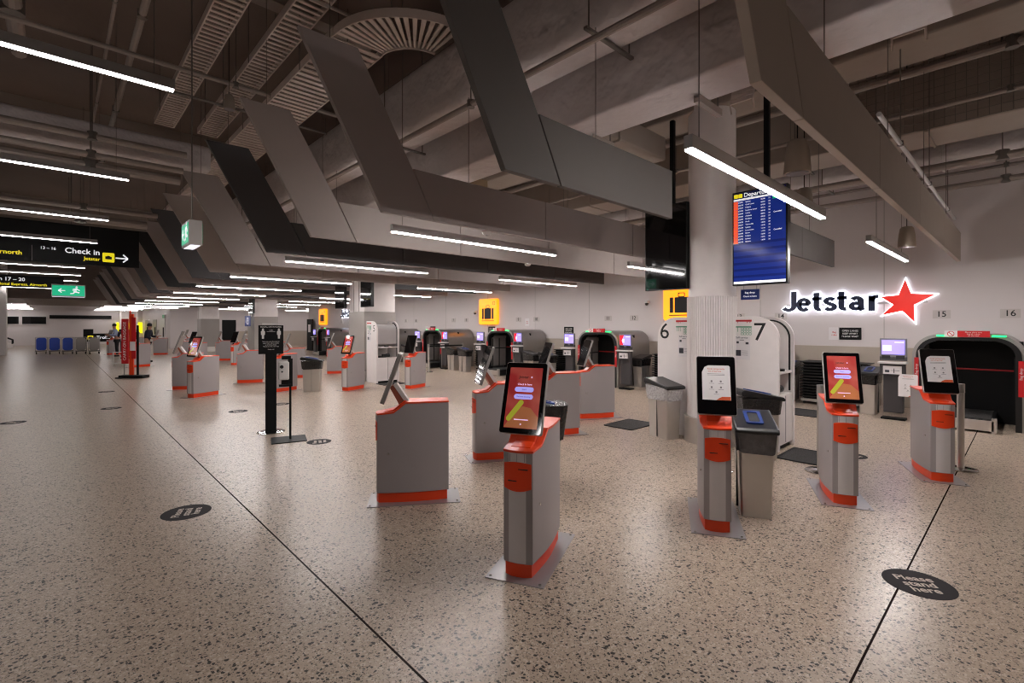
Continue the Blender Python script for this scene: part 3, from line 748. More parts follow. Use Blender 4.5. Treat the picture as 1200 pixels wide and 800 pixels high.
# hand sanitiser stand
t = thing('hand_sanitiser_stand', (2.45,7.32,0), 0, 'black stand with a white hand sanitiser dispenser beside the sign post', 'sanitiser stand')
MB().ext(rrect(.46,.42,.01), (0,0,0), fu, (-fd[0],-fd[1],0), (0,0,.012)).build('flat_base', matblack, t)
MB().obox((.02,0,.42), fu, UZ, fd, .03, .82, .03).build('pole', matblack, t)
MB().obox((.02,0,.97), fu, UZ, fd, .06, .4, .05).obox((-.03,.015,1.185), fu, UZ, fd, .12, .05, .07).obox((-.05,0,.79), fu, UZ, fd, .16, .03, .1).obox((-.05,0,.83), fu, UZ, fd, .1, .07, .02).build('bracket', matblack, t, bevel=.003)
d = MB().obox((-.065+fd[0]*.03,.02+fd[1]*.03,1.0), fu, UZ, fd, .14, .26, .11).build('dispenser', kwhite, t, bevel=.02, seg=3)
MB().cyl((-.09+fd[0]*.085,.03+fd[1]*.085,1.06),(-.09+fd[0]*.1,.03+fd[1]*.1,1.06), .024, n=16).cyl((-.085+fd[0]*.085,.03+fd[1]*.085,.99),(-.085+fd[0]*.1,.03+fd[1]*.1,.99), .012, n=16).build('dispenser_window', inkk, d)

# tall red and orange banner stand
t = thing('banner_stand', (1.78,19.2,0), 0, 'tall red and orange banner stand on a black base in the far walkway', 'banner stand')
u2 = nrm((.73,-.684,0)); n2 = (-.684,-.73,0)
def Q(x, y): return (u2[0]*x+n2[0]*y, u2[1]*x+n2[1]*y)
def ob(x, y, z, w, h, d): return MB().obox((*Q(x,y), z), u2, UZ, n2, w, h, d)
ob(0,0,.05,.75,.09,.3).build('black_base', matblack, t, bevel=.01)
ob(-.3,.2,.02,.2,.03,.08).build('foot_pad', matblack, t)
ob(-.07,0,1.05,.13,1.9,.04).build('orange_panel', orange, t)
p = ob(-.26,.02,1.15,.2,1.4,.04).build('red_panel', red, t)
ob(.02,.03,1.25,.12,1.3,.03).build('red_side_panel', red, t)
MB().text('CARRY-ON BAGGAGE', (*Q(-.26,.042),1.15), UZ, (-u2[0],-u2[1],0), .12, .003).build('panel_lettering', inkw, p)
ob(.0,.05,1.0,.16,.28,.01).build('taped_paper', paper, t)
ob(.12,.0,.85,.05,1.6,.04).build('black_upright', matblack, t)
ob(-.3,.0,.5,.02,.9,.02).build('grey_upright', alum, t)
ob(-.1,.02,2.03,.04,.16,.03).build('top_spike', orange, t)
t = thing('luggage_sizer', (1.9,25.6,0), 0, 'low tubular metal frame standing left of the banner stand', 'frame')
g = MB()
for a in ((-.2,-.15),(.2,-.15),(.2,.15),(-.2,.15)): g.cyl((*a,0),(*a,.55), .015, n=8)
for z in (.1,.54):
    for a, b in (((-.2,-.15),(.2,-.15)),((.2,-.15),(.2,.15)),((.2,.15),(-.2,.15)),((-.2,.15),(-.2,-.15))): g.cyl((*a,z),(*b,z), .012, n=8)
g.build('tube_frame', kwhite, t)

# ------------------------------------------------------------------ display screens on the columns
def screen(x, y0, y1, z0, z1, label, lit=False, pole_y=None):
    t = thing('display_screen', (x, (y0+y1)/2, z0), 0, label, 'display screen', 'hanging display screens')
    w = y1-y0; h = z1-z0
    MB().box(0,.09,-w/2,w/2,0,h).build('screen_case', black, t, bevel=.006)
    g = MB().box(-.004,0,-w/2+.012,w/2-.012,.014,h-.014).build('screen_glass', glass, t)
    py = 0 if pole_y is None else pole_y-(y0+y1)/2
    MB().box(.03,.09,py-.03,py+.03,h,5.0-z0).build('hanging_pole', matblack, t)
    if lit:
        sb = mat('departures_blue', rgb(26,44,122), .1, var=.12, scale=3, emit=.6)
        MB().box(-.006,-.004,-w/2+.02,w/2-.02,.02,h-.02).build('screen_image', sb, g)
        def O(a, b, d=.0065): return (-d, w/2-a, b)       # a from the viewer's left
        hd = MB().box(-.0075,-.006,-w/2+.02,w/2-.02,h-.095,h-.02); hd.build('header_bar', mat('departures_header', rgb(16,22,60), .1, emit=.5), g)
        b = MB().text('Departures', O(.15,h-.058,.0078), NY, UZ, .075, .0006, .01, 'LEFT').build('header_text', whitelit, g)
        bb = MB()
        for k in range(2): bb.ext(rrect(.05,.05,.006), O(.05+k*.058,h-.058,.0078), NY, UZ, (-.0008,0,0))
        bb.build('header_icon', yellowm, g)
        MB().box(-.0078,-.006,-w/2+.02,w/2-.02,h-.12,h-.097).box(-.0078,-.006,-w/2+.02,w/2-.02,.02,.052).build('white_bar', whitelit, g)
        rws = MB(); org = MB(); drk = MB()
        names = ['Sydney','Gold Coast','Hobart','Sunshine Coast','Cairns','Adelaide','Brisbane','Perth','Townsville','Sydney','Launceston','Byron','Hobart','Sydney','Darwin']
        for k, nm in enumerate(names):
            z = h-.145-k*.037
            org.box(-.0078,-.006,w/2-.075,w/2-.02,z-.0165,z+.0165)
            rws.text('JQ%d' % (501+k*17), O(.082,z,.007), NY, UZ, .023, .0006, .004, 'LEFT').text(nm, O(.17,z,.007), NY, UZ, .023, .0006, .004, 'LEFT')
            rws.text('%02d:%02d' % (6+k//2, (k*25) % 60), O(.36,z,.007), NY, UZ, .023, .0006, .004, 'LEFT').text('%02d' % (21+k), O(.45,z,.007), NY, UZ, .023, .0006, .004, 'LEFT')
            if k in (5, 11): rws.text('Cancelled', O(.51,z,.007), NY, UZ, .024, .0006, .012, 'LEFT')
        rws.build('flight_rows', whitelit, g); org.build('airline_tab', mat('tab_orange', rgb(240,90,50), .1, emit=.8), g)
        MB().box(-.0078,-.006,-w/2+.03,-w/2+.17,h-.165,h-.13).build('boarding_tab', greenled if False else mat('tab_green', rgb(20,160,110), .1, emit=.8), g)
        MB().box(-.0078,-.006,-w/2+.03,-w/2+.17,h-.128,h-.118).build('closed_tab', mat('tab_red', rgb(220,60,60), .1, emit=.8), g)
        for k in range(6): drk.box(-.0066,-.006,-w/2+.02,w/2-.02,.1+k*.085,.13+k*.085)
        drk.build('row_shade', mat('departures_deep_blue', rgb(22,34,98), .1, emit=.55), g)
    else:
        MB().box(-.0065,-.004,w/2-.06,w/2-.03,.018,.026).build('standby_light', mat('standby_green', rgb(30,120,90), .3, emit=.5), g)
    return t
screen(6.55, 2.04, 2.71, 2.17, 3.4, 'lit blue departures screen hanging right of the round column', True, 2.3)
screen(6.55, 3.35, 4.02, 2.17, 3.42, 'large switched-off black screen hanging left of the round column', False, 3.6)
screen(6.42, 12.6, 13.25, 2.17, 3.4, 'switched-off black screen on the front of the nearest square pillar')
screen(6.42, 14.35, 15.0, 2.17, 3.4, 'switched-off black screen edge-on at the left of the nearest square pillar')
screen(6.42, 23.8, 24.45, 2.17, 3.4, 'small distant black screen on the second square pillar')
def hung_sign(x, y, z, w, h, label, glyph):
    t = thing('blue_sign', (x,y,z), 0, label, 'sign', 'blue hanging signs')
    MB().box(0,.03,-w/2,w/2,0,h).build('sign_plate', bluesign, t, bevel=.003)
    b = MB()
    if glyph == 'lift':
        b.text('i', (-.001,w*.28,h*.5), NY, UZ, h*.6, .002, .01)
        b.ring(rrect(w*.3,h*.6,.01), rrect(w*.24,h*.5,.01), (-.003,-w*.1,h*.5), NY, UZ, (.003,0,0)).text('?', (-.001,-w*.1,h*.5), NY, UZ, h*.4, .002, .01)
    else:
        b.text('Bag drop', (-.001,0,h*.68), NY, UZ, h*.26, .002, .005).text('Check in here', (-.001,0,h*.32), NY, UZ, h*.22, .002, .005)
    b.build('sign_print', whitelit, t)
    MB().cyl((.015,-w*.35,h),(.015,-w*.35,h+.15),.006,n=6).cyl((.015,w*.35,h),(.015,w*.35,h+.15),.006,n=6).build('hanger', alum, t)
hung_sign(6.3, 24.2, 1.6, .8, .48, 'blue information sign with white symbols on the second square pillar', 'lift')
hung_sign(6.9, 2.62, 2.0, .24, .14, 'small dark blue sign directly under the lit departures screen', 'x')

# ------------------------------------------------------------------ numbered desks beside the columns
def arc_prof(L0, h, r, flip=False):
    # side profile in (y,z); open end at y=0, rounded top front corner
    P = [(0,0)]+[(r-r*cos(radians(a)), h-r+r*sin(radians(a))) for a in range(0, 91, 10)]+[(L0,h),(L0,0)]
    return P
def desk(x, y, w, L0, s, num, label, plain_front=True, hh=1.77):
    # s=+1: open end faces -Y ; s=-1: open end faces +Y
    t = thing('service_desk', (x, y, 0), 0, label, 'service desk', 'white numbered service desks')
    v = (0, s, 0)
    P = arc_prof(L0, hh, .3)
    front = MB().ext(P, (0,0,0), v, UZ, (.045,0,0)).build('side_panel', white, t, bevel=.004)
    MB().ext(P, (w-.045,0,0), v, UZ, (.045,0,0)).build('side_panel', white, t, bevel=.004)
    # hood, gasket, shelf, cupboard
    R = .26; o = [(.03+R-R*cos(radians(a)), hh-.06-R+R*sin(radians(a))) for a in range(0, 91, 10)]
    hy = .05 if num == '5' else .25
    hood_o = [(hy,1.12)]+[(hy+.18-.18*cos(radians(a)), hh-.1-.18+.18*sin(radians(a))) for a in range(0, 91, 10)]+[(L0-.02, hh-.1)]
    hood_i = [(a+.02, b-.02) for a, b in hood_o]
    MB().strip(hood_o, hood_i, (.045,0,0), v, UZ, (w-.09,0,0)).build('hood', mat('hood_grey', rgb(176,170,170), .5), t, smooth=True)
    gk = [(.04,.75)]+[(.04+R-R*cos(radians(a)), hh-.04-R+R*sin(radians(a))) for a in range(0, 91, 10)]
    gi = [(.06,.75)]+[(.06+R-.02-(R-.02)*cos(radians(a)), hh-.04-R+(R-.02)*sin(radians(a))) for a in range(0, 91, 10)]
    MB().strip(gk, gi, (w-.065,0,0), v, UZ, (.018,0,0)).build('black_gasket', inkk, t)
    y0, y1 = sorted((.02*s, (L0-.02)*s))
    MB().box(.045, w-.045, y0, y1, 1.0, 1.03).build('shelf', white, t)
    cup = MB().box(.045, w-.045, y0, y1, .06, .72).build('cupboard', white, t)
    MB().box(w/2-.002, w/2+.002, -.004*s+.02*s-.001, .02*s, .08, .7).build('door_gap', greytext, cup)
    MB().box(.05, w-.05, min(.05*s,(L0-.03)*s), max(.05*s,(L0-.03)*s), 0, .06).build('toe_kick', matblack, t)
    ys = .12*s
    MB().cyl((w/2,ys,.78),(w/2+.1,ys,.78),.05,n=14).box(w/2-.12,w/2-.02,ys-.04,ys+.04,.72,.82).box(.1,.22,ys-.03,ys+.05,.72,.78).build('desk_equipment', black, t)
    MB().cyl((w*.5,.1*s,1.03),(w*.5,.1*s,1.06),.07,n=16).build('shelf_tray', black, t)
    # number and notices on the panel that faces -X
    nx = (L0*.28)*s if s > 0 else -(L0*.72)
    nx = .24*s if num == '7' else (.55 if False else (-.12 if num == '6' else .15))
    MB().text(num, (-.001,nx,1.55), NY, UZ, .34 if num != '5' else .26, .002, .0).build('number', inkk, front)
    px = (.47 if num == '7' else (-.44 if num == '6' else .45))
    rd, gr, tx, pp = MB(), MB(), MB(), MB()
    rd.box(-.003,-.0005,px-.13,px+.13,1.70,1.725); rd.text('V V', (-.001,px-.09,1.69), NY, UZ, .04, .002)
    gr.box(-.003,-.0005,px-.13,px+.13,1.62,1.635)
    for k in range(4):
        for j in range(3):
            gr.ring(rrect(.03,.03,.004), rrect(.022,.022,.003), (-.003,px-.11+k*.035,1.60-.034*j), NY, UZ, (.0025,0,0))
    for k in range(3): gr.box(-.003,-.0005,px+.05+k*.03,px+.055+k*.03,1.56,1.62); rd.box(-.003,-.0005,px+.05+k*.03,px+.055+k*.03,1.68,1.70)
    pp.box(-.0012,-.0004,px-.11,px+.09,1.18,1.50)
    tx.text('Self-service', (-.001,px,1.48), NY, UZ, .035, .002).box(-.003,-.0012,px-.03,px+.03,1.445,1.452).box(-.003,-.0012,px-.09,px-.05,1.39,1.42).box(-.003,-.0012,px+.04,px+.07,1.40,1.43).box(-.003,-.0012,px+.01,px+.08,1.23,1.31)
    for k in range(4): tx.box(-.003,-.0012,px-.08,px,1.24+k*.02,1.243+k*.02)
    rd.build('red_print', red, front); gr.build('green_print', mat('green_print', rgb(40,140,100), .6), front); pp.build('notice_sheet', paper, front); tx.build('black_print_marks', mat('soft_black_print', rgb(60,58,66), .6), front)
    return t
desk(6.86, 2.24, .62, .66, 1, '7', 'white service desk number 7 with rounded top, right of the round column')
desk(6.86, 3.99, .62, .55, -1, '6', 'white service desk number 6, left of the round column')
desk(6.62, 12.66, .72, .62, 1, '5', 'white service desk number 5 with grey hood, against the nearest square pillar')

# ------------------------------------------------------------------ bag drops along the wall
def arch(hwid, h, r):
    P = [(-hwid,0)]
    P += [(-hwid+r-r*cos(radians(a)), h-r+r*sin(radians(a))) for a in range(0, 91, 9)]
    P += [(hwid-r+r*sin(radians(a)), h-r+r*cos(radians(a))) for a in range(0, 91, 9)]
    P += [(hwid,0)]; return P
def make_bagdrop(label):
    t = thing('bag_drop', (0,0,0), 0, label, 'bag drop', 'bag drop units along the wall')
    W, Hh = .68, 1.5; D = 1.5
    MB().strip(arch(W,Hh,.36), arch(W-.03,Hh-.03,.33), (0,0,0), UY, UZ, (D,0,0)).build('silver_shell', mat('shell_silver', rgb(150,146,144), .28, .8), t, smooth=True)
    MB().strip(arch(W-.0,Hh-.0,.36), arch(W-.07,Hh-.06,.30), (-.04,0,0), UY, UZ, (.04,0,0)).build('arch_trim', alum, t, smooth=True)
    MB().strip(arch(W-.05,Hh-.05,.31), arch(W-.12,Hh-.1,.26), (-.055,0,0), UY, UZ, (.2,0,0)).build('black_arch', black, t, smooth=True)
    MB().box(.75,.8,-W+.04,W-.04,.0,Hh-.12).build('black_curtain', matblack, t)
    MB().box(.1,.75,W-.14,W-.11,.25,Hh-.2).build('inner_panel', mat('inner_grey', rgb(160,153,149), .35, .2), t)
    MB().box(.1,.75,-W+.11,-W+.14,.3,Hh-.35).build('inner_panel', matblack, t)
    g = MB()
    for x in (.1,.4,.72): g.box(x,x+.03,W-.16,W-.14,.25,Hh-.3)
    g.box(.1,.75,W-.16,W-.14,.85,.88).build('inner_bar', black, t)
    MB().box(.74,.75,-W+.1,W-.1,.88,.905).build('red_line', red, t)
    b = MB().box(-.42,.7,-.34,.34,.02,.2).build('conveyor_bed', black, t, bevel=.004)
    MB().box(-.4,.7,-.3,.3,.2,.21).build('belt', rubber, b)
    MB().box(-.44,-.42,-.34,.34,.03,.19).box(-.44,-.36,-.37,-.31,.0,.23).box(-.44,-.36,.31,.37,.0,.23).build('steel_end', steel, b, bevel=.004)
    for s in (-1, 1):
        r = MB().box(-.065,-.055,s*(W-.06)-.03,s*(W-.06)+.03,.55,1.1).build('red_strip', red, t)
        MB().text('Bag drop', (-.066,s*(W-.06),.9), UZ, UY, .05, .001).build('strip_lettering', inkw, r)
    l = MB().box(-.07,-.04,.1,.36,Hh-.035,Hh-.01).build('green_lamp', greenled, t)
    MB().box(-.07,-.04,-.46,-.30,Hh-.035,Hh-.01).build('green_lamp', greenled, t)
    s = MB().box(-.09,-.06,-.28,.1,Hh-.04,Hh+.06).build('red_notice', red, t, bevel=.002)
    s2 = MB().box(-.09,-.06,.1,.26,Hh-.04,Hh+.06).build('white_notice', paper, t, bevel=.002)
    MB().ring([(.045*cos(a*pi/8),.045*sin(a*pi/8)) for a in range(16)], [(.036*cos(a*pi/8),.036*sin(a*pi/8)) for a in range(16)], (-.092,.18,Hh+.01), NY, UZ, (.002,0,0)).obox((-.091,.18,Hh+.01), nrm((0,-1,-1)), nrm((0,1,-1)), NX, .08, .01, .002).build('no_sign', red, s2)
    MB().text('Please place one', (-.09,-.09,Hh+.035), NY, UZ, .03, .001).text('bag at a time', (-.09,-.09,Hh+.008), NY, UZ, .03, .001).text('on the belt', (-.09,-.09,Hh-.02), NY, UZ, .03, .001).build('notice_lettering', inkw, s)
    return t
def make_terminal(label, redui=False):
    t = thing('bag_drop_terminal', (0,0,0), 0, label, 'terminal', 'touch terminals beside the bag drops')
    dk = mat('terminal_grey', rgb(62,59,61), .4)
    MB().box(.0,.12,-.14,.14,.12,1.0).build('pedestal', dk, t, bevel=.01)
    MB().box(-.05,.16,-.17,.17,0,.03).build('foot', matblack, t)
    m = MB().box(.0,.05,-.19,.19,1.08,1.42).build('monitor', mat('monitor_shell', rgb(120,116,122), .4), t, bevel=.008)
    MB().box(-.003,0,-.16,.16,1.14,1.39).build('monitor_screen', lilac, m)
    if redui: MB().ext([(.16,1.14),(.05,1.14),(.1,1.25),(.03,1.39),(.16,1.39)], (-.005,0,0), UY, UZ, (.001,0,0)).build('red_screen_edge', mat('screen_red', rgb(215,40,50), .2, emit=.9), m)
    MB().box(-.0035,-.003,-.15,-.02,1.34,1.36).box(-.0035,-.003,.02,.15,1.2,1.3).build('screen_print', mat('screen_pale', rgb(205,200,255), .2, emit=1.), m)
    MB().box(-.002,.0,-.16,-.04,1.06,1.12).box(-.002,.0,.04,.16,1.06,1.12).build('card_reader', inkk, t)
    MB().box(-.0,.05,-.19,.19,1.03,1.1).build('reader_panel', dk, t)
    MB().box(-.14,.06,-.2,.2,.98,1.01).build('shelf', kwhite, t, bevel=.004)
    MB().box(-.08,.0,-.18,.18,.78,.98).build('printer_box', dk, t, bevel=.01)
    MB().box(-.085,-.08,-.13,.13,.8,.94).build('instruction_plate', paper, t)
    pr = MB().box(-.088,-.085,-.1,.02,.86,.866).box(-.088,-.085,-.03,-.02,.82,.9).box(-.088,-.085,.04,.1,.83,.87).build('instruction_print', mat('soft_black_print', rgb(60,58,66), .6), t)
    return t
bd0 = term0 = term1 = None
units = [(.72,'bag drop arch below the numbers fifteen and sixteen'), (4.6,'bag drop arch hidden behind desk number 7 and the column'),
 (8.1,'bag drop arch below the numbers eleven and twelve'), (12.1,'bag drop arch below numbers nine and ten'), (16.1,'bag drop arch right of desk five'),
 (20.1,'bag drop arch behind desk five'), (26.9,'distant bag drop arch under the cut-off airline name')]
for i, (y, lab) in enumerate(units):
    if bd0 is None: bd0 = make_bagdrop(lab); bd0.location = (10.82,y,0)
    else: dup(bd0, (10.82,y,0), 0, lab)
    for s, sd in ((1,'left'),(-1,'right')):
        if (i == 0 and s < 0) or (i == 1): continue
        l2 = 'lilac-screened terminal, %s of %s' % (sd, lab.split(',')[0])
        yy = y+s*(.93 if s > 0 else .95)
        if s > 0:
            if term0 is None: term0 = make_terminal(l2); term0.location = (10.7,yy,0)
            else: dup(term0, (10.7,yy,0), 0, l2)
        else:
            l2 = l2.replace('lilac-screened', 'lilac-and-red-screened')
            if term1 is None: term1 = make_terminal(l2, True); term1.location = (10.7,yy,0)
            else: dup(term1, (10.7,yy,0), 0, l2)
# paper notice hanging on the right hand terminal
t = thing('taped_sheet', (10.5,1.42,.63), 0, 'white notice sheet hanging below the terminal at lane 15', 'notice', None)
a, b2, c2 = MB(), MB(), MB(); notice(a, b2, c2, (0,0,0), NY, UZ, .26, .38)
a.build('sheet', paper, t); b2.build('sheet_heading', MATS['notice_orange'], t); c2.build('sheet_print', greytext, t)
MB().box(.002,.06,.08,.1,.1,.18).build('hook', alum, t)
# stacked black luggage trays
def tray_stack(x, y, n, where, rz=0, z0=.12):
    base = thing('tray_dolly', (x,y,0), rz, 'grey wheeled base under the black tray stack %s' % where, 'dolly', 'tray dollies')
    MB().box(-.26,.26,-.21,.21,.06,z0).build('dolly_deck', tile, base, bevel=.006)
    w = MB()
    for sx in (-.2,.2):
        for sy in (-.16,.16): w.cyl((sx,sy-.015,.03),(sx,sy+.015,.03), .03, n=12)
    w.build('wheel', matblack, base)
    global tray0
    for k in range(n):
        lab = 'black luggage tray, %s, of the stack %s' % (TOPN[n-1-k], where)
        if tray0 is None:
            t = thing('luggage_tray', (x,y,z0), rz, lab, 'tray', 'nested black luggage trays '+where)
            o = rrect(.58,.46,.04); i_ = rrect(.52,.40,.03)
            MB().ring(o, i_, (0,0,.036), UX, UY, (0,0,.018)).build('rim', black, t)
            taper(.46,.34,.52,.40,.0,.05).build('tub', matblack, t)
            tray0 = t
        else: dup(tray0, (x,y,z0+k*.06), rz, lab, 'nested black luggage trays '+where)
tray0 = None
TOPN = ['topmost','second from the top','third from the top','fourth from the top','fifth from the top','sixth from the top','seventh from the top','eighth from the top','ninth from the top','tenth from the top','third from the bottom','second from the bottom','bottommost']
tray_stack(11.75, 3.12, 13, 'beside the blue-topped bin')
tray_stack(11.75, 2.38, 13, 'behind the lit right kiosk')
tray_stack(11.75, 6.62, 13, 'left of desk six')
tray_stack(11.75, 10.1, 13, 'left of lane eleven')
tray_stack(11.75, 14.1, 13, 'left of lane nine')
tray_stack(11.75, 18.1, 13, 'left of lane seven')

# ------------------------------------------------------------------ wall signs
def arc(cx, cy, rx, ry, a0, a1, n=10):
    return [(cx+rx*cos(radians(a0+(a1-a0)*k/n)), cy+ry*sin(radians(a0+(a1-a0)*k/n))) for k in range(n+1)]
def logo():
    # wide bold lower-case lettering, x-height .26, drawn as centre lines; y = 0 is the middle of the x-height
    L = []; b = -.14+.045; t_ = .14-.045
    L += [(([(.27,.25)]+[(.27,-.02)]+arc(.16,b+.075,.11,.075,0,-150,8)), False)]                # J
    x = .47; L += [([(x-.085,.01),(x+.09,.01)]+arc(x,.0,.095,.1,10,315,16), False)]           # e
    x = .72; L += [([(x,.21),(x,-.04)]+arc(x+.06,b+.055,.06,.055,180,290,6), False), ([(x-.075,t_+.01),(x+.095,t_+.01)], False)]
    x = .98; L += [(arc(x,.052,.075,.048,30,200,8)+arc(x,-.05,.08,.048,80,-155,9), False)]      # s
    x = 1.19; L += [([(x,.21),(x,-.04)]+arc(x+.06,b+.055,.06,.055,180,290,6), False), ([(x-.075,t_+.01),(x+.095,t_+.01)], False)]
    x = 1.46; L += [(arc(x,.04,.075,.06,150,0,7)+[(x+.078,-.09),(x+.1,-.12)], False), (arc(x-.01,-.045,.075,.052,60,330,10), False)]   # a
    x = 1.72; L += [([(x,t_+.03),(x,-.13)], False), (arc(x+.085,.02,.085,.09,170,75,6), False)]     # r
    return L
def stroke(mb, p, w, closed, o, d):
    n = len(p); out, inn = [], []
    e = (w-.102)/2
    if e > 0:          # halo runs a little past the stroke ends
        a, b = nrm((p[0][0]-p[1][0], p[0][1]-p[1][1])), nrm((p[-1][0]-p[-2][0], p[-1][1]-p[-2][1]))
        p = [(p[0][0]+a[0]*e, p[0][1]+a[1]*e)]+list(p[1:-1])+[(p[-1][0]+b[0]*e, p[-1][1]+b[1]*e)]
    for i in range(n):
        a = p[max(i-1,0)]; c = p[min(i+1,n-1)]; t = nrm((c[0]-a[0], c[1]-a[1]))
        hy = (w-.038)/2; out.append((p[i][0]-t[1]*w/2, p[i][1]*1.2+t[0]*hy)); inn.append((p[i][0]+t[1]*w/2, p[i][1]*1.2-t[0]*hy))
    mb.strip(out, inn, o, NY, UZ, d)
LOGO = logo()
def jetstar(y0, z, hgt, label, group):
    # y0 = left end of the lettering as seen, lettering runs towards -Y
    t = thing('airline_sign', (WX-.09, y0, z-.04), 0, label, 'wall sign', group)
    for m, w_, nm, x0, ex in ((halo, .150, 'letter_halo', .05, .03), (navy, .112, 'letters', .02, .03)):
        b = MB()
        for path, closed in LOGO: stroke(b, path, w_, closed, (x0,0,0), (-ex,0,0))
        b.build(nm, m, t)
    cx, cz, R = 2.24, .02, .42
    def star(R, r, s=1.):
        s *= 1.12
        P = []
        tips = [(0.05,.34),(.43,.08),(.13,-.38),(-.36,-.26),(-.36,.12)]   # irregular star, long right tip
        tips = [(.02,.38),(.42,.10),(.15,-.37),(-.31,-.24),(-.33,.09)]
        inn = [(.10,.13),(.14,-.07),(-.02,-.17),(-.14,-.06),(-.07,.11)]
        for a, b in zip(tips, inn):
            P += [(a[0]*s, a[1]*s), (b[0]*s, b[1]*s)]
        return P
    MB().ext([(p[0]+cx,p[1]+cz) for p in star(1,1,1.13)], (.05,0,0), NY, UZ, (.03,0,0)).build('star_halo', halo, t)
    MB().ext([(p[0]+cx,p[1]+cz) for p in star(1,1,1.0)], (0,0,0), NY, UZ, (.045,0,0)).build('red_star', starm, t)
    MB().box(.075,.09,-2.6,-.1,-.02,.02).build('mounting_rail', alum, t)
    return t
jetstar(3.97, 2.15, .44, 'large dark blue airline lettering with red star, glowing white, on the right wall', 'lit airline names')
jetstar(28.0, 2.3, .44, 'distant glowing airline lettering cut off by the square pillar', 'lit airline names')
def suitcase(y, z, label):
    t = thing('baggage_sign', (WX-.12, y, z), 0, label, 'lit sign', 'lit orange baggage signs')
    MB().ext(rrect(1.08,1.0,.08), (.0,0,.5), NY, UZ, (.12,0,0)).build('lit_panel', orlit, t, bevel=.01)
    b = MB().ext(rrect(.4,.42,.03), (-.003,0,.42), NY, UZ, (.003,0,0))
    for s in (-1,1): b.ext(rrect(.1,.42,.02), (-.003,s*.29,.42), NY, UZ, (.003,0,0))
    b.ring(rrect(.2,.12,.03), rrect(.15,.08,.02), (-.003,0,.69), NY, UZ, (.003,0,0))
    b.box(-.003,0,-.36,.36,.13,.155)
    b.ring(rrect(.14,.14,.06), rrect(.11,.11,.05), (-.003,-.36,.82), NY, UZ, (.003,0,0))
    b.build('suitcase_symbol', inkk, t)
suitcase(6.42, 1.78, 'lit orange suitcase sign right above desk number 6, partly behind the column')
suitcase(14.46, 1.68, 'lit orange suitcase sign in the middle of the long white wall')
suitcase(30.6, 1.68, 'distant narrow lit orange suitcase sign on the long white wall')
def wall_plate(name, y, z, w, h, label, cat, group, pm, txt, tm, sz, halo_=False):
    t = thing(name, (WX-.012, y, z), 0, label, cat, group)
    MB().ext(rrect(w,h,.006), (0,0,0), NY, UZ, (.012,0,0)).build('plate', pm, t)
    b = MB(); k = len(txt)
    for i, s in enumerate(txt): b.text(s, (-.0005,0,(k-1)*sz*.6-i*sz*1.2), NY, UZ, sz, .001, .01)
    b.build('print', tm, t)
NW = 'zero one two three four five six seven eight nine ten eleven twelve thirteen fourteen fifteen sixteen'.split()
numpl = mat('number_plate', rgb(196,187,183), .5)
for num, y in ((16,.25),(15,1.17),(14,4.0),(13,4.95),(12,7.97),(11,8.88),(10,11.95),(9,12.85),(8,15.95),(7,16.85),(6,19.8),(5,20.7),(4,26.0),(3,28.0)):
    wall_plate('lane_number', y, 1.86, .26, .16, 'small wall plate reading lane number %s' % NW[num], 'number sign', 'lane numbers', numpl, [str(num)], inkk, .15)
for y, l in ((2.64,'right of desk seven'), (10.45,'left of lane eleven'), (14.35,'below the middle orange sign'), (18.4,'near desk five')):
    wall_plate('black_notice', y, 1.47, .4, .26, 'black framed notice on the white wall %s' % l, 'notice', 'black wall notices', matblack, ['OPEN LANES','KEEP APART','PLEASE WAIT'], inkw, .05)
for y, l in ((2.93,'beside the black framed notice, right'), (12.4,'between lane plates nine and ten'), (18.9,'near desk five')):
    wall_plate('white_notice', y, 1.47 if y != 12.4 else 1.76, .2, .27, 'small white and red notice %s' % l, 'notice', 'white wall notices', paper, ['Bag','rules'], red, .05)
# cameras on the wall
for y, z, l in ((7.5,2.28,'left of the lit suitcase sign by desk 6'), (15.3,2.15,'left of the middle suitcase sign')):
    t = thing('security_camera', (WX,y,z), 0, 'small white dome camera on the wall %s' % l, 'camera', 'wall cameras')
    MB().box(-.12,0,-.05,.05,.0,.08).build('bracket', kwhite, t, bevel=.01)
    MB().lathe([(.01,-.07),(.04,-.055),(.05,-.02),(.05,0)], (-.08,0,0), 16).build('dome', glass, t, smooth=True)
# black slim totem at the end of the long wall
t = thing('black_totem', (12.1,32.3,0), 0, 'slim black panel with a white sheet standing at the far end of the long wall', 'panel')
MB().box(0,.08,-.45,.45,.05,2.05).build('panel', matblack, t, bevel=.01); MB().box(-.02,.1,-.48,.48,0,.05).build('foot', matblack, t)
MB().box(-.004,0,-.2,.2,1.2,1.7).build('sheet', paper, t)

# ------------------------------------------------------------------ overhead direction signs
t = thing('direction_sign', (-3,17.62,3.3), 0, 'long black overhead sign pointing right to Check in', 'overhead sign')
MB().box(-6,4.95,0,.12,0,1.06).build('sign_box', matblack, t, bevel=.004)
def dsign(t, items, y=-.001):
    w, yl = MB(), MB()
    for s, x, z, sz, c, al in items: (w if c == 'w' else yl).text(s, (x,y,z), UX, UZ, sz, .004, .012, al)
    return w, yl
w, yl = dsign(t, [('Check in',4.09,.35,.2,'w','RIGHT'),('Jetstar',4.09,.17,.13,'y','RIGHT'),('Airnorth',2.57,.20,.15,'y','RIGHT')])
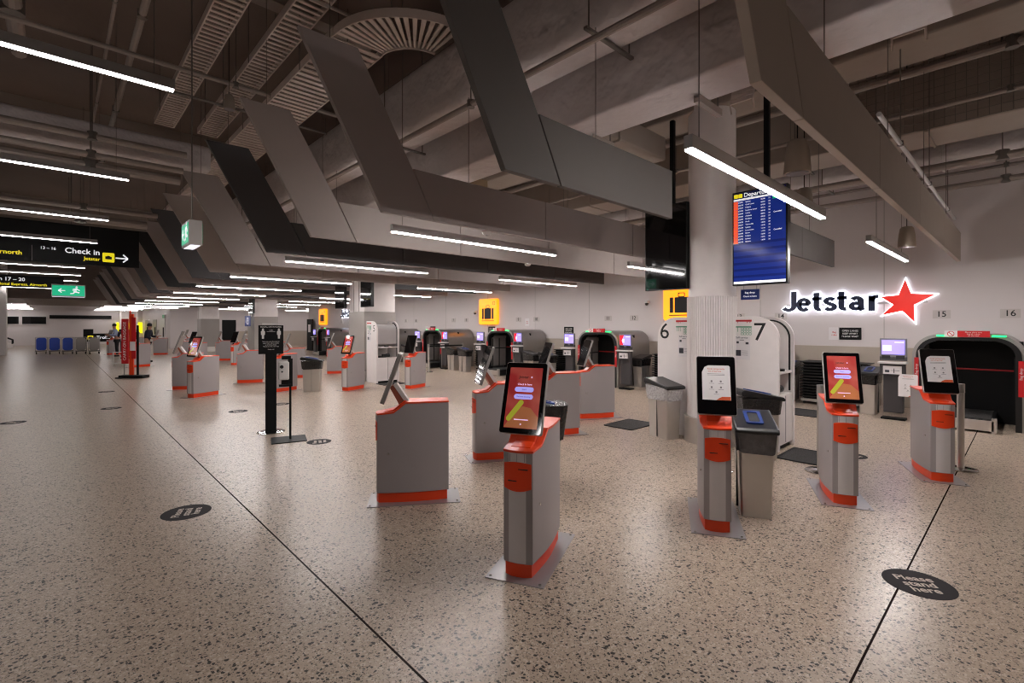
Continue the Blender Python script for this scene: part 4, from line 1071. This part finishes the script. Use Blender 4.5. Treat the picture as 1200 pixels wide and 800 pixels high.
# arrow
def arr(mb, x, z, s, d):
    mb.obox((x,-.003,z), UX, UZ, NY, s, s*.13, .004)
    for q in (-1, 1): mb.obox((x+d*s*.3,-.003,z+q*s*.2), nrm((1,0,-q*d)), nrm((q*d,0,1)), NY, s*.55, s*.13, .004)
arr(w, 4.56, .24, .27, 1)
t.location = (-3.2,17.62,3.3)
w.text('13 – 16', (3.2,-.001,.37), UX, UZ, .1, .004, .01, 'RIGHT')
w.build('white_lettering', whitelit, t)
yl.ext(rrect(.26,.26,.03), (4.27,-.004,.24), UX, UZ, (0,.004,0)); yl.build('yellow_lettering', yellowm, t)
MB().box(4.2,4.34,-.008,-.004,.19,.27).box(4.24,4.3,-.008,-.004,.27,.29).build('suitcase_symbol', inkk, t)
MB().box(2.74,2.75,-.004,0,.02,.42).build('panel_gap', greytext, t)
MB().cyl((0,.06,1.06),(0,.06,2.69),.012,n=6).cyl((3.5,.06,1.06),(3.5,.06,2.69),.012,n=6).build('hanger', wirem, t)
t = thing('direction_sign', (-4,29.0,3.25), 0, 'farther black overhead sign with Check in and several airline names', 'overhead sign')
MB().box(-4,4.25,0,.12,0,.5).build('sign_box', matblack, t, bevel=.004)
w, yl = dsign(t, [('Check in 17 – 20',3.05,.32,.2,'w','RIGHT'),('Tigerair, Regional Express, Airnorth',3.72,.12,.15,'y','RIGHT')])
w.build('white_lettering', whitelit, t); yl.build('yellow_lettering', yellowm, t)
MB().cyl((0,.06,.5),(0,.06,2.74),.012,n=6).cyl((3.5,.06,.5),(3.5,.06,2.74),.012,n=6).build('hanger', wirem, t)
# exit signs
def man(mb, o, u, v, s):
    def P(x, y): return tuple(o[q]+u[q]*x*s+v[q]*y*s for q in range(3))
    n = nrm(crs(u, v)); n_ = tuple(q*.002 for q in n)
    mb.ext([(.06*cos(a*pi/5)+.05, .06*sin(a*pi/5)+.33) for a in range(10)], P(0,0), tuple(q*s for q in u), tuple(q*s for q in v), n_)
    for pts in ([(-.02,.25),(.08,.25),(.02,.02),(-.09,.04)], [(.0,.04),(.2,-.02),(.17,-.09),(-.05,-.03)], [(-.09,.06),(-.02,.0),(-.1,-.14),(-.28,-.16),(-.28,-.1),(-.13,-.08)], [(.06,.24),(.22,.12),(.2,.07),(.04,.17)], [(0,.25),(-.17,.18),(-.14,.04),(-.1,.05),(-.12,.14),(0,.19)]):
        mb.ext(pts, P(0,0), tuple(q*s for q in u), tuple(q*s for q in v), n_)
def exit_sign(x, y, z, rz, label, L_=.42, hh=.3, zt_=5.99):
    t = thing('exit_sign', (x,y,z), rz, label, 'exit sign', 'hanging green exit signs')
    MB().box(-L_/2-.02,L_/2+.02,-.07,.07,0,hh).build('case', kwhite, t, bevel=.008)
    for s in (-1, 1):
        u = (1,0,0) if s < 0 else (-1,0,0)
        f = MB().box(-L_/2,L_/2,min(s*.071,s*.074),max(s*.071,s*.074),.03,hh-.03).build('green_face', greenlit, t)
        b = MB(); man(b, (u[0]*L_*.22, s*.0745, hh*.42), u, UZ, .42)
        b.obox((-u[0]*L_*.2, s*.0755, hh*.5), UX, UZ, UY, .13, .022, .002)
        for q in (-1, 1): b.obox((-u[0]*(L_*.2+.045), s*.0755, hh*.5+q*.028), nrm((u[0],0,q)), nrm((-q*u[0],0,1)), UY, .09, .022, .002)
        b.build('white_symbol', whitelit, f)
    MB().box(-L_/2,L_/2,-.05,.05,-.004,0).build('lit_underside', mat('soft_white_light', rgb(235,235,255), .4, emit=1.3), t)
    MB().cyl((0,0,hh),(0,0,zt_-z), .008, n=8).build('hanging_rod', wirem, t)
exit_sign(1.23, 7.12, 2.62, radians(90), 'hanging exit sign box seen edge-on, nearest of the two green exit signs')
exit_sign(.27, 19.3, 2.48, 0, 'green exit sign with white arrow and running figure below the long black sign', .7, .36)
t = thing('wall_exit_sign', (5.7,43.2,2.15), 0, 'small green exit sign on the far corridor wall', 'exit sign')
MB().box(-.0,.1,-.45,.45,0,.28).build('case', kwhite, t); MB().box(-.01,0,-.43,.43,.02,.26).build('green_face', mat('green_exit_dim', rgb(14,110,60), .4, emit=.5), t)
t.location = (5.7,43.2,2.15)
# pendant speakers
for i, (x, y, z, l) in enumerate(((5.42,1.6,3.17,'under the nearest pale baffle, beside the lit departures screen'), (10.1,1.38,2.92,'far end of the nearest pale baffle, above the airline lettering'), (1.73,7.5,4.6,'left ceiling beside the cable trays'), (8.1,2.3,3.35,'behind the round column, above the departures screen'))):
    t = thing('pendant_speaker', (x,y,z), 0, 'cream cone-shaped pendant speaker %s' % l, 'speaker', 'pendant speakers')
    q_ = .6 if i == 2 else 1.; t.scale = (q_,)*3
    MB().lathe([(.09,0),(.118,.0),(.122,.02),(.108,.2),(.092,.3),(.07,.33),(.02,.335)], n=28).build('speaker_shell', mat('cream_shell', rgb(150,138,126), .6), t, smooth=True)
    MB().lathe([(.1,-.006),(.1,.002)], n=28).build('grille', greytext, t)
    MB().cyl((0,0,.33),(0,0,(5.99-z)/q_), .006, n=6).build('suspension_cable', matblack, t)
# small sensors under the baffles
for i, (x, y) in enumerate(((3.9,4.62),(6.5,6.5),(3.2,15.87),(4.4,17.7))):
    t = thing('smoke_detector', (x,y,2.765), 0, 'small white detector under the %s baffle' % ('third nearest','fourth nearest','ninth nearest','tenth nearest')[i], 'detector', 'small detectors under the baffles')
    MB().lathe([(.02,0),(.05,.012),(.06,.03),(.06,.045)], n=20).build('detector_body', kwhite, t, smooth=True)
    MB().lathe([(.012,-.004),(.014,.0)], n=10).build('detector_led', greytext, t)

# ------------------------------------------------------------------ far end
t = thing('trolley_bay_sign', (2.75,50.5,0), 0, 'low black board with yellow symbol reading Trolleys at the far end', 'sign')
b = MB().box(-1.2,1.0,0,.1,.35,1.0).build('board', matblack, t, bevel=.01); MB().box(-1.1,-1.0,0,.1,0,.35).box(.8,.9,0,.1,0,.35).build('foot', matblack, t)
MB().box(-1.2,-.6,.0,.1,1.0,1.35).build('top_box', matblack, t)
MB().text('Trolleys', (-.42,-.001,.68), UX, UZ, .34, .004, .01, 'LEFT').build('lettering', whitelit, b)
MB().ring(rrect(.34,.3,.03), rrect(.2,.16,.02), (-.78,-.004,.68), UX, UZ, (0,.004,0)).build('yellow_symbol', yellowm, b)
for k in range(5):
    t = thing('luggage_trolley', (-.62+k*.56, 39.0-.5*k, 0), radians(90), '%s luggage trolley of the far row, counted from the left' % ('first','second','third','fourth','fifth')[k], 'luggage trolley', 'parked luggage trolleys')
    g = MB()
    for s in (-.25,.25): g.tube([(-.3,s,.12),(.35,s,.16),(.4,s,.95)], .018, 6)
    g.cyl((.4,-.25,.95),(.4,.25,.95),.02,n=8).build('tube_frame', alum, t)
    MB().box(-.3,.32,-.24,.24,.16,.19).build('platform', matblack, t)
    MB().ext(rrect(.44,.72,.12), (.36,0,.56), NY, UZ, (-.04,0,0)).build('advert_panel', mat('trolley_blue', rgb(34,76,190), .4) if k < 3 else tile, t)
    w = MB()
    for x, y in ((-.25,-.2),(-.25,.2),(.3,-.2),(.3,.2)): w.cyl((x,y-.02,.06),(x,y+.02,.06),.06,n=12)
    w.build('wheel', rubber, t)
for i, (x0, x1) in enumerate(((3.92,4.1),(4.4,4.82),(5.0,5.28),(5.47,5.78))):
    t = thing('yellow_wall_panel', ((x0+x1)/2,55.86,.95), 0, 'bright yellow lit panel at the far end wall, %s from the left' % ('first','second','third','fourth')[i], 'lit panel', 'yellow panels at the far end')
    MB().box(-(x1-x0)/2,(x1-x0)/2,0,.06,0,.95).build('panel_face', mat('yellow_lit', rgb(250,240,0), .4, emit=1.3), t)
    MB().box(-.05,.05,.06,.14,.4,.6).build('bracket', alum, t)
t = thing('escalator', (-2.4,50,0), 0, 'white-sided escalator rising at the far end of the hall', 'escalator')
MB().ext([(-3.2,0),(.1,0),(.1,.25),(-3.2,1.9)], (0,0,0), UX, UZ, (0,.12,0)).build('side_wall', white, t)
MB().ext([(-3.2,0),(.1,0),(.1,.25),(-3.2,1.9)], (0,1.2,0), UX, UZ, (0,.12,0)).build('side_wall', white, t)
g = MB()
for k in range(11): g.box(-3.1+k*.29,-2.81+k*.29,.12,1.2,0,1.55-k*.15)
g.build('steps', steel, t)
MB().tube([(-3.2,.06,2.2),(.1,.06,.6),(.1,.06,.3)], .03, 8).tube([(-3.2,1.26,2.2),(.1,1.26,.6),(.1,1.26,.3)], .03, 8).build('handrail', matblack, t)

# ------------------------------------------------------------------ people
def skinned(name, m, parent, pts, edges, lv=2):
    me = bpy.data.meshes.new(name); me.from_pydata([p[:3] for p in pts], edges, []); me.materials.append(m)
    o = bpy.data.objects.new(name, me); C.objects.link(o); o.parent = parent
    md = o.modifiers.new('Skin', 'SKIN')
    lay = me.skin_vertices if len(me.skin_vertices) else None
    if lay is None or not len(me.skin_vertices):
        bpy.context.view_layer.objects.active = o
        import bmesh
        bm = bmesh.new(); bm.from_mesh(me); bm.verts.layers.skin.verify(); bm.to_mesh(me); bm.free()
    for i, p in enumerate(pts):
        sv = me.skin_vertices[0].data[i]; sv.radius = (p[3], p[4] if len(p) > 4 else p[3]); sv.use_root = (i == 0)
    sd = o.modifiers.new('Sub', 'SUBSURF'); sd.levels = 1; sd.render_levels = lv; md.use_smooth_shade = True
    return o
def person(x, y, rz, label, topm, legm, lean=.0, hair=True, sc=1.):
    t = thing('person', (x,y,0), rz, label, 'person', None); t.scale = (sc,)*3
    # faces +x locally
    pel = (0,0,.93,.13,.1)
    P = [pel, (.02,0,1.15,.13,.1), (.05+lean,0,1.35,.16,.1), (.06+lean,0,1.46,.055), (.08+lean,0,1.55,.07), (.09+lean,0,1.66,.08),
         (.05+lean,.18,1.40,.05), (.08+lean,.24,1.15,.042), (.32+lean,.16,1.14,.03), (.40+lean,.13,1.17,.03),
         (.05+lean,-.18,1.40,.05), (.04+lean,-.25,1.15,.042), (.24+lean,-.2,1.05,.03), (.32+lean,-.17,1.08,.03),
         (0,.1,.85,.09), (.02,.11,.48,.06), (-.02,.12,.1,.042), (.1,.13,.04,.035),
         (0,-.1,.85,.09), (.0,-.11,.48,.06), (-.04,-.12,.1,.042), (.08,-.13,.04,.035)]
    E_ = [(0,1),(1,2),(2,3),(3,4),(4,5),(2,6),(6,7),(7,8),(8,9),(2,10),(10,11),(11,12),(12,13),(0,14),(14,15),(15,16),(16,17),(0,18),(18,19),(19,20),(20,21)]
    hands = []
    for s, b in ((1,9),(-1,13)):
        hx, hy, hz = P[b][:3]
        for f in range(4):
            i = len(P); P += [(hx+.05,hy-.03+.02*f,hz+.0,.01), (hx+.085,hy-.03+.02*f,hz-.02,.008)]; E_ += [(b,i),(i,i+1)]
        i = len(P); P += [(hx+.02,hy-s*.045,hz,.01),(hx+.05,hy-s*.055,hz-.005,.009)]; E_ += [(b,i),(i,i+1)]
    skinned('body', skin, t, P, E_)
    J = [(0,0,.9,.15,.125),(.02,0,1.15,.155,.125),(.05+lean,0,1.34,.185,.125),(.05+lean,0,1.43,.1,.08),(.05+lean,.19,1.40,.068),(.08+lean,.25,1.15,.056),(.29+lean,.17,1.14,.042),(.05+lean,-.19,1.40,.068),(.04+lean,-.26,1.15,.056),(.21+lean,-.21,1.06,.042)]
    skinned('jacket', topm, t, J, [(0,1),(1,2),(2,3),(2,4),(4,5),(5,6),(2,7),(7,8),(8,9)])
    T_ = [(0,0,.94,.15,.12),(0,.1,.82,.105),(.02,.11,.48,.078),(-.01,.12,.1,.062),(0,-.1,.82,.105),(.0,-.11,.48,.078),(-.03,-.12,.1,.062)]
    skinned('trousers', legm, t, T_, [(0,1),(1,2),(2,3),(0,4),(4,5),(5,6)])
    S = MB()
    for s in (1,-1): S.box(-.09,.17,s*.125-.045,s*.125+.045,0,.08)
    S.build('shoe', hairm, t, bevel=.02, seg=3)
    hx = .085+lean
    b = MB().lathe([(.085,-.03),(.098,.02),(.092,.07),(.06,.11),(.02,.122)], (hx-.015,0,1.63), 18); b.build('hair', hairm, t, smooth=True)
    f = MB()
    for s in (-1,1): f.box(hx+.078,hx+.086,s*.03-.01,s*.03+.01,1.61,1.618)
    f.box(hx+.075,hx+.083,-.02,.02,1.545,1.552); f.build('eyes_and_mouth', inkk, t)
    MB().ext([(hx+.07,1.61),(hx+.105,1.575),(hx+.075,1.57)], (0,-.01,0), UX, UZ, (0,.02,0)).build('nose', skin, t)
    e = MB()
    for s in (-1,1): e.lathe([(.005,-.02),(.014,0),(.005,.022)], (hx,s*.085,1.6), 8)
    e.build('ear', skin, t)
person(2.95, 26.9, radians(-25), 'person in dark clothes standing at a distant kiosk screen, rightmost of three', cloth1, cloth3, .03)
person(2.5, 30.6, radians(-100), 'person in dark clothes and pale belt standing behind the banner stand, middle of three', cloth1, cloth3, 0)
person(2.36, 33.2, radians(180), 'person with dark hair and pale blue top, leftmost of three by distant kiosks', cloth2, cloth3, .03)

# ------------------------------------------------------------------ camera, world, output
cam = bpy.data.cameras.new('camera'); co = bpy.data.objects.new('camera', cam); C.objects.link(co)
cam.sensor_width = 36; cam.lens = 570/1200*36; cam.shift_y = -19/1200; cam.clip_start = .05; cam.clip_end = 300
co.location = (0,0,H); co.rotation_euler = (radians(90), 0, A-pi/2)
sc = bpy.context.scene; sc.camera = co
w = bpy.data.worlds.new('world'); sc.world = w; w.use_nodes = True
w.node_tree.nodes['Background'].inputs[0].default_value = (.9, .85, .82, 1); w.node_tree.nodes['Background'].inputs[1].default_value = .02
vs = sc.view_settings; vs.view_transform = 'Standard'; vs.look = 'None'; vs.gamma = 1; vs.exposure = 0; vs.use_curve_mapping = False
sc.cycles.filter_width = 1.1; sc.cycles.max_bounces = 6; sc.cycles.diffuse_bounces = 4; sc.cycles.use_denoising = True; sc.cycles.sample_clamp_indirect = 6
